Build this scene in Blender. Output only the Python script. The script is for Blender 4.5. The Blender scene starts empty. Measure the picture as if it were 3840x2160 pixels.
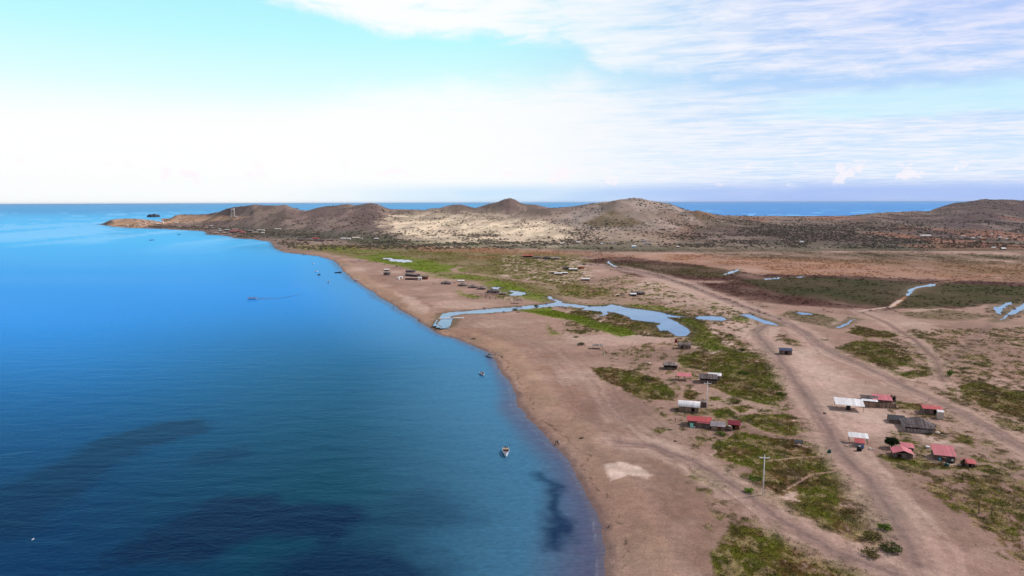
import bpy, bmesh, math, random
import numpy as np
from mathutils import Vector, Matrix
SC = bpy.context.scene
COL = SC.collection
R = math.radians
random.seed(7)
rng = np.random.default_rng(11)

# ------------------------------------------------------------------ camera
CAMZ = 75.0
F = 2560.0                      # focal length in pixels of the 3840 px wide photograph
cam_d = bpy.data.cameras.new('camera')
cam_d.sensor_width = 36.0
cam_d.lens = 24.0
cam_d.clip_start = 1.0
cam_d.clip_end = 150000.0
cam = bpy.data.objects.new('camera', cam_d)
COL.objects.link(cam)
ROT = Matrix.Rotation(R(90 - 7.18), 4, 'X') @ Matrix.Rotation(R(-0.18), 4, 'Z')
cam.matrix_world = Matrix.Translation((0, 0, CAMZ)) @ ROT
SC.camera = cam
R3 = np.array(ROT.to_3x3())
SUN_EL, SUN_AZ = R(42), R(72)            # azimuth measured from the view axis (+Y) towards the right (+X)

# ------------------------------------------------------------------ colour management
SC.view_settings.view_transform = 'Standard'
SC.view_settings.look = 'None'
SC.view_settings.exposure = 0.0
SC.view_settings.gamma = 1.0
SC.view_settings.use_curve_mapping = False
SC.cycles.volume_bounces = 0
SC.cycles.max_bounces = 5

def pdir(u, v):
    d = R3 @ np.array([(u - 1920) / F, (1080 - v) / F, -1.0])
    return d / np.linalg.norm(d)

# ------------------------------------------------------------------ node helpers
class NT:
    def __init__(s, tree): s.t = tree
    def n(s, kind, **kw):
        nd = s.t.nodes.new(kind)
        for k, v in kw.items():
            if hasattr(nd, k): setattr(nd, k, v)
        return nd
    def put(s, sock, v):
        if isinstance(v, bpy.types.NodeSocket): s.t.links.new(v, sock)
        elif v is not None:
            if hasattr(sock.default_value, '__len__') and not hasattr(v, '__len__'): v = (v, v, v)
            if hasattr(v, '__len__') and hasattr(sock.default_value, '__len__') and len(sock.default_value) == 4 and len(v) == 3: v = tuple(v) + (1,)
            sock.default_value = v
    def m(s, op, a, b=None, c=None, clamp=False):
        nd = s.n('ShaderNodeMath'); nd.operation = op; nd.use_clamp = clamp
        for i, v in enumerate((a, b, c)):
            if v is not None: s.put(nd.inputs[i], v)
        return nd.outputs[0]
    def mix(s, f, a, b, blend='MIX'):
        nd = s.n('ShaderNodeMix'); nd.data_type = 'RGBA'; nd.blend_type = blend; nd.clamp_factor = True
        s.put(nd.inputs[0], f); s.put(nd.inputs[6], a); s.put(nd.inputs[7], b)
        return nd.outputs[2]
    def smooth(s, x, lo, hi, to0=0.0, to1=1.0):
        nd = s.n('ShaderNodeMapRange'); nd.interpolation_type = 'SMOOTHSTEP'
        s.put(nd.inputs[0], x)
        for i, v in zip((1, 2, 3, 4), (lo, hi, to0, to1)): s.put(nd.inputs[i], v)
        return nd.outputs[0]
    def noise(s, vec, scale, detail=4.0, rough=0.55, dist=0.0):
        nd = s.n('ShaderNodeTexNoise'); s.put(nd.inputs['Vector'], vec)
        nd.inputs['Scale'].default_value = scale; nd.inputs['Detail'].default_value = detail
        nd.inputs['Roughness'].default_value = rough; nd.inputs['Distortion'].default_value = dist
        return nd.outputs[0]
    def ramp(s, x, stops, interp='LINEAR'):
        nd = s.n('ShaderNodeValToRGB'); cr = nd.color_ramp; cr.interpolation = interp
        while len(cr.elements) < len(stops): cr.elements.new(0.5)
        for e, (p, c) in zip(cr.elements, sorted(stops, key=lambda q: q[0])):
            e.position = p; e.color = (c, c, c, 1) if not hasattr(c, '__len__') else tuple(c) + (1,)
        s.put(nd.inputs[0], x)
        return nd.outputs[0]
    def vec(s, x, y, z):
        nd = s.n('ShaderNodeCombineXYZ')
        for i, v in enumerate((x, y, z)): s.put(nd.inputs[i], v)
        return nd.outputs[0]

# ------------------------------------------------------------------ world: sky with high streaky cloud
world = bpy.data.worlds.new('World'); SC.world = world; world.use_nodes = True
wt = world.node_tree; wt.nodes.clear(); W = NT(wt)
tc = W.n('ShaderNodeTexCoord').outputs['Generated']
sp = W.n('ShaderNodeSeparateXYZ'); wt.links.new(tc, sp.inputs[0])
X, Y, Z = sp.outputs
sky = W.n('ShaderNodeTexSky'); sky.sky_type = 'NISHITA'; sky.sun_disc = False
sky.sun_elevation = SUN_EL; sky.sun_rotation = SUN_AZ; sky.altitude = 0; sky.air_density = 1.0; sky.dust_density = 1.0; sky.ozone_density = 1.5
nish = W.mix(1.0, sky.outputs[0], (0.10, 0.10, 0.10), 'MULTIPLY')
az = W.m('ARCTAN2', X, Y)                       # 0 straight ahead, + right
el = W.m('ARCSINE', Z)
azn = W.m('ADD', W.m('DIVIDE', az, 2 * math.pi), 0.5)
def curve(pts, k=1.4907):
    st = []
    for u, v in pts:
        d = pdir(u * k, v * k)
        st.append((math.atan2(d[0], d[1]) / (2 * math.pi) + 0.5, max(0.0, math.asin(d[2])) / (math.pi / 2)))
    return W.m('MULTIPLY', W.ramp(azn, st), math.pi / 2)
zz = W.m('ADD', W.m('MAXIMUM', Z, 0.0), 0.045)
PX, PY = W.m('DIVIDE', X, zz), W.m('DIVIDE', Y, zz)
rx = W.m('ADD', W.m('MULTIPLY', PX, 0.97), W.m('MULTIPLY', PY, -0.26))
ry = W.m('ADD', W.m('MULTIPLY', PX, 0.26), W.m('MULTIPLY', PY, 0.97))
pv = W.vec(W.m('MULTIPLY', rx, 0.55), ry, 0.3)
n_big = W.noise(pv, 0.9, 6.0, 0.62, 0.5)
n_fine = W.noise(W.vec(W.m('MULTIPLY', rx, 0.55), W.m('MULTIPLY', ry, 1.0), 4.2), 4.6, 9.0, 0.66, 0.35)
n_warp = W.noise(W.vec(az, W.m('MULTIPLY', el, 2.5), 1.0), 16.0, 5.0, 0.62, 0.6)
n_band = W.noise(W.vec(W.m('MULTIPLY', az, 1.0), W.m('MULTIPLY', el, 6.0), 7.0), 5.5, 5.0, 0.55, 0.4)
wob = W.m('MULTIPLY', W.m('SUBTRACT', n_warp, 0.5), 0.05)
up_c = curve([(-300, -560), (200, -260), (480, -60), (600, 0), (750, 22), (900, 72), (1000, 92), (1150, 100), (1300, 108), (1440, 118), (1480, 150), (1520, 190), (2900, 190)])
lo_c = curve([(-300, 400), (300, 330), (500, 280), (700, 268), (790, 245), (860, 215), (920, 205), (1000, 198), (1150, 190), (1380, 186), (1430, 165), (1480, 150), (1520, 190), (2900, 190)])
elw = W.m('ADD', el, wob)
m_up = W.smooth(W.m('SUBTRACT', elw, up_c), -0.006, 0.022)
m_lo = W.smooth(W.m('SUBTRACT', lo_c, elw), -0.012, 0.045)
cov = W.m('MAXIMUM', m_up, m_lo)
rightw = W.smooth(az, R(-6), R(22))             # 0 on the left, 1 on the right
leftw = W.smooth(az, R(-4), R(-30))
# clear air
clear_l = W.ramp(W.m('DIVIDE', el, R(30)), [(0.0, (0.82, 0.98, 1.0)), (0.08, (0.94, 1.0, 1.0)), (0.20, (0.93, 1.0, 1.0)), (0.30, (0.74, 1.0, 1.0)), (0.42, (0.52, 0.96, 1.0)), (0.58, (0.38, 0.84, 0.98)), (1.0, (0.25, 0.62, 0.92))])
clear_r = W.ramp(W.m('DIVIDE', el, R(30)), [(0.0, (0.50, 0.66, 0.95)), (0.10, (0.62, 0.80, 1.0)), (0.30, (0.44, 0.67, 0.97)), (0.60, (0.42, 0.57, 0.93)), (1.0, (0.40, 0.50, 0.90))])
clear = W.mix(rightw, clear_l, clear_r)
# cloud colours
cc = W.mix(rightw, (0.98, 1.0, 1.0), (0.90, 0.92, 1.0))
dens_r = W.smooth(W.m('ADD', W.m('MULTIPLY', n_big, 0.35), W.m('MULTIPLY', n_fine, 0.65)), 0.34, 0.64)
dens_l = W.smooth(W.m('ADD', W.m('MULTIPLY', n_big, 0.3), W.m('MULTIPLY', n_fine, 0.7)), 0.22, 0.50)
dens = W.m('ADD', W.m('MULTIPLY', dens_r, rightw), W.m('MULTIPLY', dens_l, W.m('SUBTRACT', 1.0, rightw)))
front = W.mix(W.m('MULTIPLY', cov, dens), clear, cc)
# violet cast towards the upper right
front = W.mix(W.m('MULTIPLY', W.smooth(az, R(12), R(40)), W.smooth(el, R(3), R(14))), front, (0.93, 0.90, 1.0), 'MULTIPLY')
# white glow low on the left
glow = W.m('MULTIPLY', W.smooth(az, R(9), R(-20)), W.m('MULTIPLY', W.smooth(el, R(1.0), R(2.8)), W.smooth(W.m('ADD', el, W.m('MULTIPLY', wob, 0.5)), R(9.0), R(4.8))))
front = W.mix(W.m('MULTIPLY', glow, W.smooth(n_band, .25, .6, .70, .97)), front, (1.0, 1.0, 1.0))
# pale gap of clear air at the right, low
gap = W.m('MULTIPLY', W.smooth(az, R(16), R(26)), W.m('MULTIPLY', W.smooth(W.m('ADD', el, W.m('MULTIPLY', wob, 0.4)), R(5.6), R(6.4)), W.smooth(W.m('ADD', el, W.m('MULTIPLY', wob, 0.4)), R(8.4), R(7.4))))
front = W.mix(W.m('MULTIPLY', gap, 0.75), front, (0.62, 0.90, 1.0))
# horizon bank, bluish, with small puffs above it
bank = W.m('MULTIPLY', W.smooth(el, R(1.9), R(0.7)), W.smooth(az, R(-22), R(0)))
front = W.mix(W.m('MULTIPLY', bank, W.smooth(n_band, 0.2, 0.6, 0.55, 1.0)), front, W.mix(rightw, (0.62, 0.82, 1.0), (0.42, 0.56, 0.93)))
puff_n = W.noise(W.vec(az, W.m('MULTIPLY', el, 1.5), 2.0), 24.0, 5.0, 0.6)
puff = W.m('MULTIPLY', W.smooth(puff_n, 0.56, 0.63), W.m('MULTIPLY', W.smooth(el, R(0.9), R(1.5)), W.smooth(el, R(3.6), R(2.4))))
front = W.mix(W.m('MULTIPLY', puff, 0.7), front, (1.0, 0.93, 0.98))
# high sky and everything behind the camera: Nishita veiled by thin cloud
up_sky = W.mix(0.62, nish, (0.40, 0.42, 0.48))
up_sky = W.mix(W.m('MULTIPLY', dens_r, 0.35), up_sky, (0.60, 0.60, 0.64))
fr = W.m('MULTIPLY', W.smooth(el, R(30), R(19)), W.smooth(W.m('ABSOLUTE', az), R(75), R(50)))
skycol = W.mix(fr, up_sky, front)
bg = W.n('ShaderNodeBackground'); wt.links.new(skycol, bg.inputs[0]); bg.inputs[1].default_value = 1.0
wo = W.n('ShaderNodeOutputWorld'); wt.links.new(bg.outputs[0], wo.inputs[0])

# ------------------------------------------------------------------ sun
sd_ = bpy.data.lights.new('sun', 'SUN'); sd_.energy = 3.5; sd_.angle = R(3.0); sd_.color = (1.0, 0.93, 0.86)
sun = bpy.data.objects.new('sun', sd_); COL.objects.link(sun)
sv = Vector((math.sin(SUN_AZ) * math.cos(SUN_EL), math.cos(SUN_AZ) * math.cos(SUN_EL), math.sin(SUN_EL)))
sun.rotation_euler = sv.to_track_quat('Z', 'Y').to_euler()

# ================================================================== geometry helpers
def proj(x, y, z):
    P = np.stack([np.asarray(x, float), np.asarray(y, float), np.asarray(z, float) - CAMZ], -1) @ R3
    w = np.minimum(P[..., 2], -0.01)
    return 1920 + F * P[..., 0] / -w, 1080 - F * P[..., 1] / -w
def plane(u, v, z=0.0):
    d = pdir(u, v); t = (z - CAMZ) / d[2]
    return d[0] * t, d[1] * t
def atdepth(u, v, D):
    d = pdir(u, v); t = D / d[1]
    return d[0] * t, D, CAMZ + d[2] * t
def ss(x, a, b):
    t = np.clip((x - a) / (b - a), 0, 1); return t * t * (3 - 2 * t)
_T = np.random.default_rng(5).random((8, 256, 256)).astype(np.float32)
def vn(x, y, sc, k=0):
    x = np.asarray(x) / sc + 1000.3 * (k + 1); y = np.asarray(y) / sc + 717.7 * (k + 1)
    xi = np.floor(x).astype(int); yi = np.floor(y).astype(int)
    fx = x - xi; fy = y - yi; fx = fx * fx * (3 - 2 * fx); fy = fy * fy * (3 - 2 * fy)
    T = _T[k % 8]; a = xi & 255; b = yi & 255; a1 = (a + 1) & 255; b1 = (b + 1) & 255
    return (T[a, b] * (1 - fx) + T[a1, b] * fx) * (1 - fy) + (T[a, b1] * (1 - fx) + T[a1, b1] * fx) * fy
def fbm(x, y, sc, k=0, o=4):
    s = 0; w = 0; a = 1
    c, q = math.cos(0.6), math.sin(0.6)
    for i in range(o):
        s = s + a * vn(x, y, sc, k + i); w += a; a *= 0.55; sc /= 2.07; x, y = c * x - q * y, q * x + c * y
    return s / w
def sdist(x, y, poly):
    """signed distance, + inside; evaluated only near the polygon"""
    P = np.asarray(poly, float); x = np.asarray(x, float); y = np.asarray(y, float)
    shp = x.shape; x = x.ravel(); y = y.ravel()
    d2 = np.full(x.shape, 1e18); ins = np.zeros(x.shape, bool)
    n = len(P)
    for i in range(n):
        ax, ay = P[i]; bx, by = P[(i + 1) % n]
        ex, ey = bx - ax, by - ay; L = ex * ex + ey * ey + 1e-9
        t = np.clip(((x - ax) * ex + (y - ay) * ey) / L, 0, 1)
        dx = x - ax - t * ex; dy = y - ay - t * ey
        np.minimum(d2, dx * dx + dy * dy, out=d2)
        c = (ay > y) != (by > y)
        if c.any():
            ins ^= c & (x < ex * (y - ay) / (ey if abs(ey) > 1e-9 else 1e-9) + ax)
    d = np.sqrt(d2); d[~ins] *= -1
    return d.reshape(shp)
def ldist(x, y, line):
    d2 = np.full(np.shape(x), 1e18)
    for (ax, ay), (bx, by) in zip(line[:-1], line[1:]):
        ex, ey = bx - ax, by - ay; L = ex * ex + ey * ey + 1e-9
        t = np.clip(((x - ax) * ex + (y - ay) * ey) / L, 0, 1)
        d2 = np.minimum(d2, (x - ax - t * ex) ** 2 + (y - ay - t * ey) ** 2)
    return np.sqrt(d2)
K = 1.4907
GZ = 1.5
def W2(pts, z=GZ, k=K): return [plane(u * k, v * k, z) for u, v in pts]
def W1(pts, z=GZ): return W2(pts, z, 1.0)

# ------------------------------------------------------------------ coastline (traced, unprojected to the water plane)
coast_px = [(1560, 1640), (1545, 1520), (1531, 1449), (1527, 1410), (1512, 1350), (1492, 1275), (1465, 1215), (1430, 1163), (1397, 1123), (1362, 1083), (1322, 1043),
            (1301, 1010), (1285, 975), (1262, 945), (1248, 915), (1230, 887), (1195, 871), (1150, 854), (1110, 844), (1078, 826), (1050, 805), (1015, 785), (990, 769),
            (940, 737), (895, 708), (868, 687), (852, 667), (838, 655), (800, 644), (760, 640), (715, 635), (694, 626), (684, 615), (680, 609), (665, 606)]
coast2 = [(990, 904), (949, 897), (882, 894), (858, 886), (824, 882), (766, 879), (775, 875), (766, 868), (742, 866), (659, 861), (576, 857), (493, 855), (427, 850), (390, 843.5)]
land = [plane(u * K, v * K) for u, v in coast_px] + [plane(u, v) for u, v in coast2]
land += [(s * D, D) for s, D in [(-.605, 2470), (-.565, 2530), (-.54, 2470), (-.518, 2540), (-.508, 2700), (-.512, 3300), (-.45, 3600), (-.3, 3700), (-.1, 3900), (.05, 4100), (.2, 3500), (.5, 3400), (.8, 4400), (1.3, 4600)]]
land += [(2600, 1500), (1500, 300), (700, 20), (120, 20)]

# ------------------------------------------------------------------ hills: crest lines (photo pixels, forward distance)
ridge = [(300, 843, 2450), (395, 842, 2450), (421, 838, 2450), (440, 834, 2450), (479, 822, 2450), (500, 823, 2450), (520, 829, 2450), (540, 832, 2480), (575, 828, 2560), (600, 822, 2650),
         (631, 811, 2800), (680, 806, 2800), (740, 806, 2700), (783, 804, 2600), (866, 783, 2400), (910, 777, 2350), (949, 769, 2300), (991, 772, 2300), (1038, 774.5, 2300), (1071, 771, 2300), (1088, 778, 2300), (1121, 790, 2300),
         (1148, 792.5, 2300), (1165, 790, 2300), (1190, 783, 2300), (1217, 777, 2300), (1259, 774.5, 2300), (1286, 770, 2300), (1308, 767, 2300), (1331, 771, 2300), (1353, 768, 2300),
         (1380, 763.5, 2300), (1411, 765, 2300), (1430, 772, 2300), (1449, 782, 2300), (1466, 788, 2300), (1507, 790, 2300), (1580, 791, 2300), (1700, 797, 2200), (1900, 805, 2100),
         (2000, 797, 2000), (2060, 790, 2000), (2100, 783.5, 2000), (2141, 779, 2000), (2183, 770, 2000), (2238, 763, 2000), (2293, 756, 2000), (2326, 749, 2000), (2376, 743.5, 2000), (2409, 746, 2000), (2440, 754, 2000),
         (2473, 758, 2000), (2509, 765, 2000), (2536, 776, 2000), (2569, 789, 2000), (2597, 795, 2000), (2619, 794, 2000), (2647, 801, 2050), (2680, 809, 2100), (2790, 812, 2200),
         (2866, 813, 2300), (2915, 813, 2300), (2935, 817, 2300), (3045, 818, 2300), (3100, 815, 2300), (3183, 812, 2300), (3211, 808, 2300), (3280, 801, 2300), (3376, 797, 2400), (3481, 795, 2500),
         (3506, 786, 2600), (3539, 775, 2600), (3578, 764, 2600), (3614, 761, 2600), (3660, 752, 2600), (3694, 747, 2600), (3711, 750, 2600), (3766, 750, 2600), (3820, 755, 2600), (3900, 750, 2600), (4100, 762, 2600), (4600, 775, 2600)]
farridge = [(1500, 806, 3000), (1583, 792, 3000), (1616, 783, 3000), (1646, 783, 3000), (1666, 776, 3000), (1688, 771, 3000), (1712, 768, 3000), (1735, 769, 3000), (1754, 774.5, 3000), (1779, 781.5, 3000), (1798, 777, 3000),
            (1831, 766, 3000), (1867, 759, 3000), (1886, 750, 3000), (1911, 743.5, 3000), (1931, 749, 3000), (1953, 763, 3000), (1975, 767, 3000), (2011, 769, 3000), (2052, 779, 3000), (2093, 783, 3000), (2160, 792, 3000), (2260, 806, 3000)]
def crest(lst):
    a = [atdepth(u, v, D) for u, v, D in lst]
    return np.array([p[0] / p[1] for p in a]), np.array([p[1] for p in a]), np.array([p[2] for p in a])
RS, RD, RZ = crest(ridge); FS, FD, FZ = crest(farridge)
SANDHILL = atdepth(479, 821, 2420)
foot_s, foot_y = np.array([-.62, -.5, -.42, -.33, -.2, -.05, .1, .3, .6, .75, 1.1]), np.array([2250, 2330, 2050, 1650, 1400, 1280, 1230, 1250, 1400, 1350, 1350.])
WATERP = []          # (name, polygon, level)
def prep_water():
    creek = [(1647, 1187), (1659, 1175), (1686, 1170), (1769, 1164), (1880, 1154), (1940, 1149), (2002, 1144), (2079, 1136), (2085, 1129), (2055, 1118), (2049, 1113), (2066, 1111), (2071, 1118), (2101, 1128), (2115, 1137), (2162, 1141),
             (2217, 1148), (2281, 1146), (2292, 1141), (2322, 1146), (2342, 1151), (2383, 1158), (2466, 1168), (2507, 1179), (2562, 1187), (2600, 1190), (2560, 1190), (2493, 1188), (2535, 1204), (2568, 1223), (2594, 1245), (2571, 1262), (2535, 1259), (2502, 1238),
             (2474, 1241), (2460, 1220), (2480, 1212), (2424, 1205), (2369, 1198), (2358, 1187), (2322, 1176), (2286, 1168), (2273, 1166), (2281, 1177), (2226, 1189), (2262, 1176), (2250, 1169), (2217, 1163), (2182, 1162), (2193, 1155), (2148, 1150), (2079, 1147), (2024, 1153),
             (1955, 1159), (1907, 1167), (1824, 1174), (1742, 1176), (1700, 1182), (1686, 1187), (1699, 1196), (1697, 1209), (1681, 1226), (1659, 1227), (1638, 1214), (1653, 1198)]
    WATERP.append(('creek', W1(creek)))
    for nm, p in [('pond', [(2604, 1191), (2621, 1185), (2670, 1184), (2710, 1188), (2728, 1198), (2710, 1202), (2624, 1198)]),
                  ('puddle', [(2773, 1179), (2807, 1176), (2849, 1193), (2897, 1207), (2924, 1221), (2866, 1212), (2828, 1197)]),
                  ('pond', [(1426, 967), (1471, 968), (1477, 971), (1529, 974), (1550, 980), (1512, 983), (1466, 979), (1457, 973)]),
                  ('pond', [(1845, 1076), (1877, 1077), (1868, 1084), (1849, 1084)]),
                  ('pond', [(1904, 1088), (1935, 1091), (1973, 1098), (1970, 1105), (1935, 1109), (1903, 1107), (1924, 1099)]),
                  ('puddle', [(3393, 1111), (3411, 1083), (3440, 1074), (3480, 1066), (3519, 1064), (3506, 1070), (3460, 1076), (3432, 1084), (3411, 1106)]),
                  ('puddle', [(3720, 1148), (3747, 1150), (3771, 1134), (3799, 1133), (3757, 1159), (3754, 1176), (3740, 1178)]),
                  ('puddle', [(3738, 1204), (3782, 1172), (3840, 1134), (3900, 1110), (3900, 1150), (3840, 1162)]),
                  ('puddle', [(2278, 979), (2286, 979), (2294, 990), (2320, 1002), (2290, 996), (2279, 989)]),
                  ('puddle', [(2702, 1033), (2760, 1011), (2775, 1011), (2757, 1021)]),
                  ('puddle', [(2860, 1046), (2926, 1039), (2921, 1045), (2880, 1048)]),
                  ('puddle', [(2975, 1040), (3012, 1034), (3000, 1040)]),
                  ('puddle', [(2978, 1168), (3030, 1173), (3058, 1181), (3004, 1180)]),
                  ('puddle', [(3152, 1228), (3190, 1210), (3206, 1196), (3200, 1194), (3185, 1206), (3130, 1228)])]:
        WATERP.append((nm, W1(p)))
prep_water()

def coast_d(x, y): return sdist(x + 3.0 * (fbm(x, y, 22, 2, 3) - .5) + 1.4 * (fbm(x, y, 5, 6, 2) - .5), y + 3.0 * (fbm(x, y, 17, 4, 3) - .5), land)
def height(x, y, cd=None, water=True):
    x = np.asarray(x, float); y = np.asarray(y, float)
    if cd is None: cd = coast_d(x, y)
    s = x / np.maximum(y, 1.0)
    base = np.where(cd > 0, GZ * ss(cd, 0, 13), np.clip(cd * 0.07, -4, 0))
    # crest interpolation
    D = np.interp(s, RS, RD); Zc = np.interp(s, RS, RZ); Fy = np.interp(s, foot_s, foot_y)
    t = (y - Fy) / (D - Fy)
    front = np.clip(t, 0, 1)
    pw = np.interp(s, [-.6, -.4, -.1, .05, .25, .6, .8], [1.3, 1.5, 1.5, 1.5, 1.25, 1.0, 1.3])
    h = Zc * front ** pw
    bw = np.interp(s, [-.62, -.5, -.4, -.2, .9], [220, 260, 500, 550, 700])
    h = np.where(y > D, Zc * (1 - ss(y, D, D + bw)) - 6 * ss(y, D + bw * .7, D + bw), h)
    hill = ss(h, 2, 20) * ss(front, .05, .5) * (1 - ss(np.abs(y - D), 0, 60) * 0) 
    crestfade = ss(np.abs(y - D), 15, 160)
    g = fbm(x, y, 260, 1, 4) - .5; rg = 1 - np.abs(2 * fbm(x, y, 170, 3, 4) - 1)
    h = h + hill * crestfade * (g * 14 - (rg - .5) * 9) * np.minimum(1, Zc / 50) * np.interp(s, [-.3, -.1, .1], [.55, .6, 1.0])
    h = h + hill * (fbm(x, y, 22, 5, 3) - .5) * 2.2
    # hummocks on the foothill plain
    h = h + ss(y, 1250, 1600) * ss(cd, 60, 200) * (1 - ss(y, D, D + 60)) * (fbm(x, y, 120, 6, 3) - .45) * 8
    # the small dark cone in front of the pale hill, and a shoulder at its right
    for (cx, cy, rr, hh) in [(0.1512 * 1800, 1800, 95, 30), (0.272 * 1880, 1880, 70, 14), (0.045 * 1900, 1900, 160, 16), (0.225 * 1750, 1750, 120, 12)]:
        q = np.sqrt((x - cx) ** 2 + (y - cy) ** 2) / rr
        h = h + hh * np.clip(1 - q, 0, 1) ** 1.25
    ax_, ay_, az_ = SANDHILL
    q = np.sqrt(((x - ax_) / 135) ** 2 + ((y - ay_) / 150) ** 2); h = np.maximum(h, (az_ - GZ + 1) * np.clip(1 - q * q, 0, 1) ** 1.4 / np.maximum(ss(cd, -5, 60), .3))
    # far ridge
    fd = np.interp(s, FS, FD); fz = np.interp(s, FS, FZ, left=20, right=20)
    q = 1 - ss(np.abs(y - fd), 0, 480)
    inr = ss(s, FS[0] - .02, FS[0] + .04) * (1 - ss(s, FS[-1] - .03, FS[-1] + .03))
    fh = fz * q ** 1.1 * inr + inr * (fbm(x, y, 150, 7, 3) - .5) * 10 * ss(np.abs(y - fd), 15, 120) * ss(q, .05, .4)
    h = np.maximum(h, fh)
    k = ss(cd, -5, 60)
    z = base + np.where(h > 0, h * k, h)
    # micro relief on the flat
    flat = ss(cd, 8, 30)
    z = z + flat * (fbm(x, y, 14, 2, 3) - .5) * .35
    if water:
        for nm, P in WATERP:
            P = np.asarray(P); x0, y0 = P.min(0) - 12; x1, y1 = P.max(0) + 12
            m = (x > x0) & (x < x1) & (y > y0) & (y < y1)
            if np.any(m):
                sc = np.maximum(1.0, y[m] / 400)
                xx = x[m] + (fbm(x[m], y[m], 5, 1, 3) - .5) * 2.2 * sc; yy = y[m] + (fbm(x[m], y[m], 6, 3, 3) - .5) * 4 * sc
                d = sdist(xx, yy, P)
                z[m] = z[m] * (1 - ss(d, -3, 0)) + (GZ - .02) * ss(d, -3, 0) - .9 * ss(d, -.6, 2.0)
    return z

def ground(u, v):
    """first hit of the photo ray with the terrain"""
    d = pdir(u, v)
    tt = np.concatenate([np.linspace(90, 700, 500), np.linspace(705, 4600, 1300)]) / d[1]
    x, y, zr = d[0] * tt, d[1] * tt, CAMZ + d[2] * tt
    zt = np.maximum(height(x, y, water=False), 0.0)
    b = np.nonzero(zr < zt)[0]
    if not len(b): i = len(tt) - 1; return Vector((x[i], y[i], float(zt[i])))
    i = b[0]
    if i == 0: return Vector((x[0], y[0], float(zt[0])))
    a = (zr[i - 1] - zt[i - 1]) / ((zr[i - 1] - zt[i - 1]) - (zr[i] - zt[i]))
    X_, Y_ = x[i - 1] + a * (x[i] - x[i - 1]), y[i - 1] + a * (y[i] - y[i - 1])
    return Vector((X_, Y_, float(zt[i - 1] + a * (zt[i] - zt[i - 1]))))
def pxm(p):          # photo pixels per metre at a world point
    return F / (p[1] * math.cos(R(7.18)) + (CAMZ - p[2]) * math.sin(R(7.18)))

# ------------------------------------------------------------------ mesh from arrays
def mesh_np(name, V, Fc, mat, cols=None, parent=None, smooth=True):
    me = bpy.data.meshes.new(name)
    V = np.asarray(V, np.float32); Fc = np.asarray(Fc, np.int32); n = Fc.shape[1]
    me.vertices.add(len(V)); me.vertices.foreach_set('co', V.ravel())
    me.loops.add(Fc.size); me.loops.foreach_set('vertex_index', Fc.ravel())
    me.polygons.add(len(Fc)); me.polygons.foreach_set('loop_start', np.arange(0, Fc.size, n, dtype=np.int32))
    me.polygons.foreach_set('use_smooth', np.full(len(Fc), smooth))
    if cols is not None:
        at = me.attributes.new('Col', 'FLOAT_COLOR', 'POINT')
        c = np.ones((len(V), 4), np.float32); c[:, :cols.shape[1]] = cols; at.data.foreach_set('color', c.ravel())
    me.update(calc_edges=True)
    me.materials.append(mat)
    o = bpy.data.objects.new(name, me); COL.objects.link(o)
    if parent: o.parent = parent
    return o
def sub(V, Fc, sel, *arrs):
    f = Fc[sel]; ids = np.unique(f); mp = np.full(len(V), -1, np.int32); mp[ids] = np.arange(len(ids), dtype=np.int32)
    return (V[ids], mp[f]) + tuple(a[ids] for a in arrs)
def gridfaces(nr, nc):
    i = np.arange((nr - 1) * (nc - 1)); r, c = i // (nc - 1), i % (nc - 1); a = r * nc + c
    return np.stack([a, a + 1, a + nc + 1, a + nc], 1).astype(np.int32)

# ------------------------------------------------------------------ land cover
sand = (.330, .214, .166); pale = (.57, .42, .35); damp = (.175, .112, .094)
bgreen = (.125, .170, .008); green = (.098, .104, .010); dgreen = (.034, .040, .010); bveg = (.105, .058, .020); olive = (.150, .128, .038); straw = (.38, .28, .15)
redbr = (.072, .028, .020); orange = (.34, .165, .088)
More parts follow.
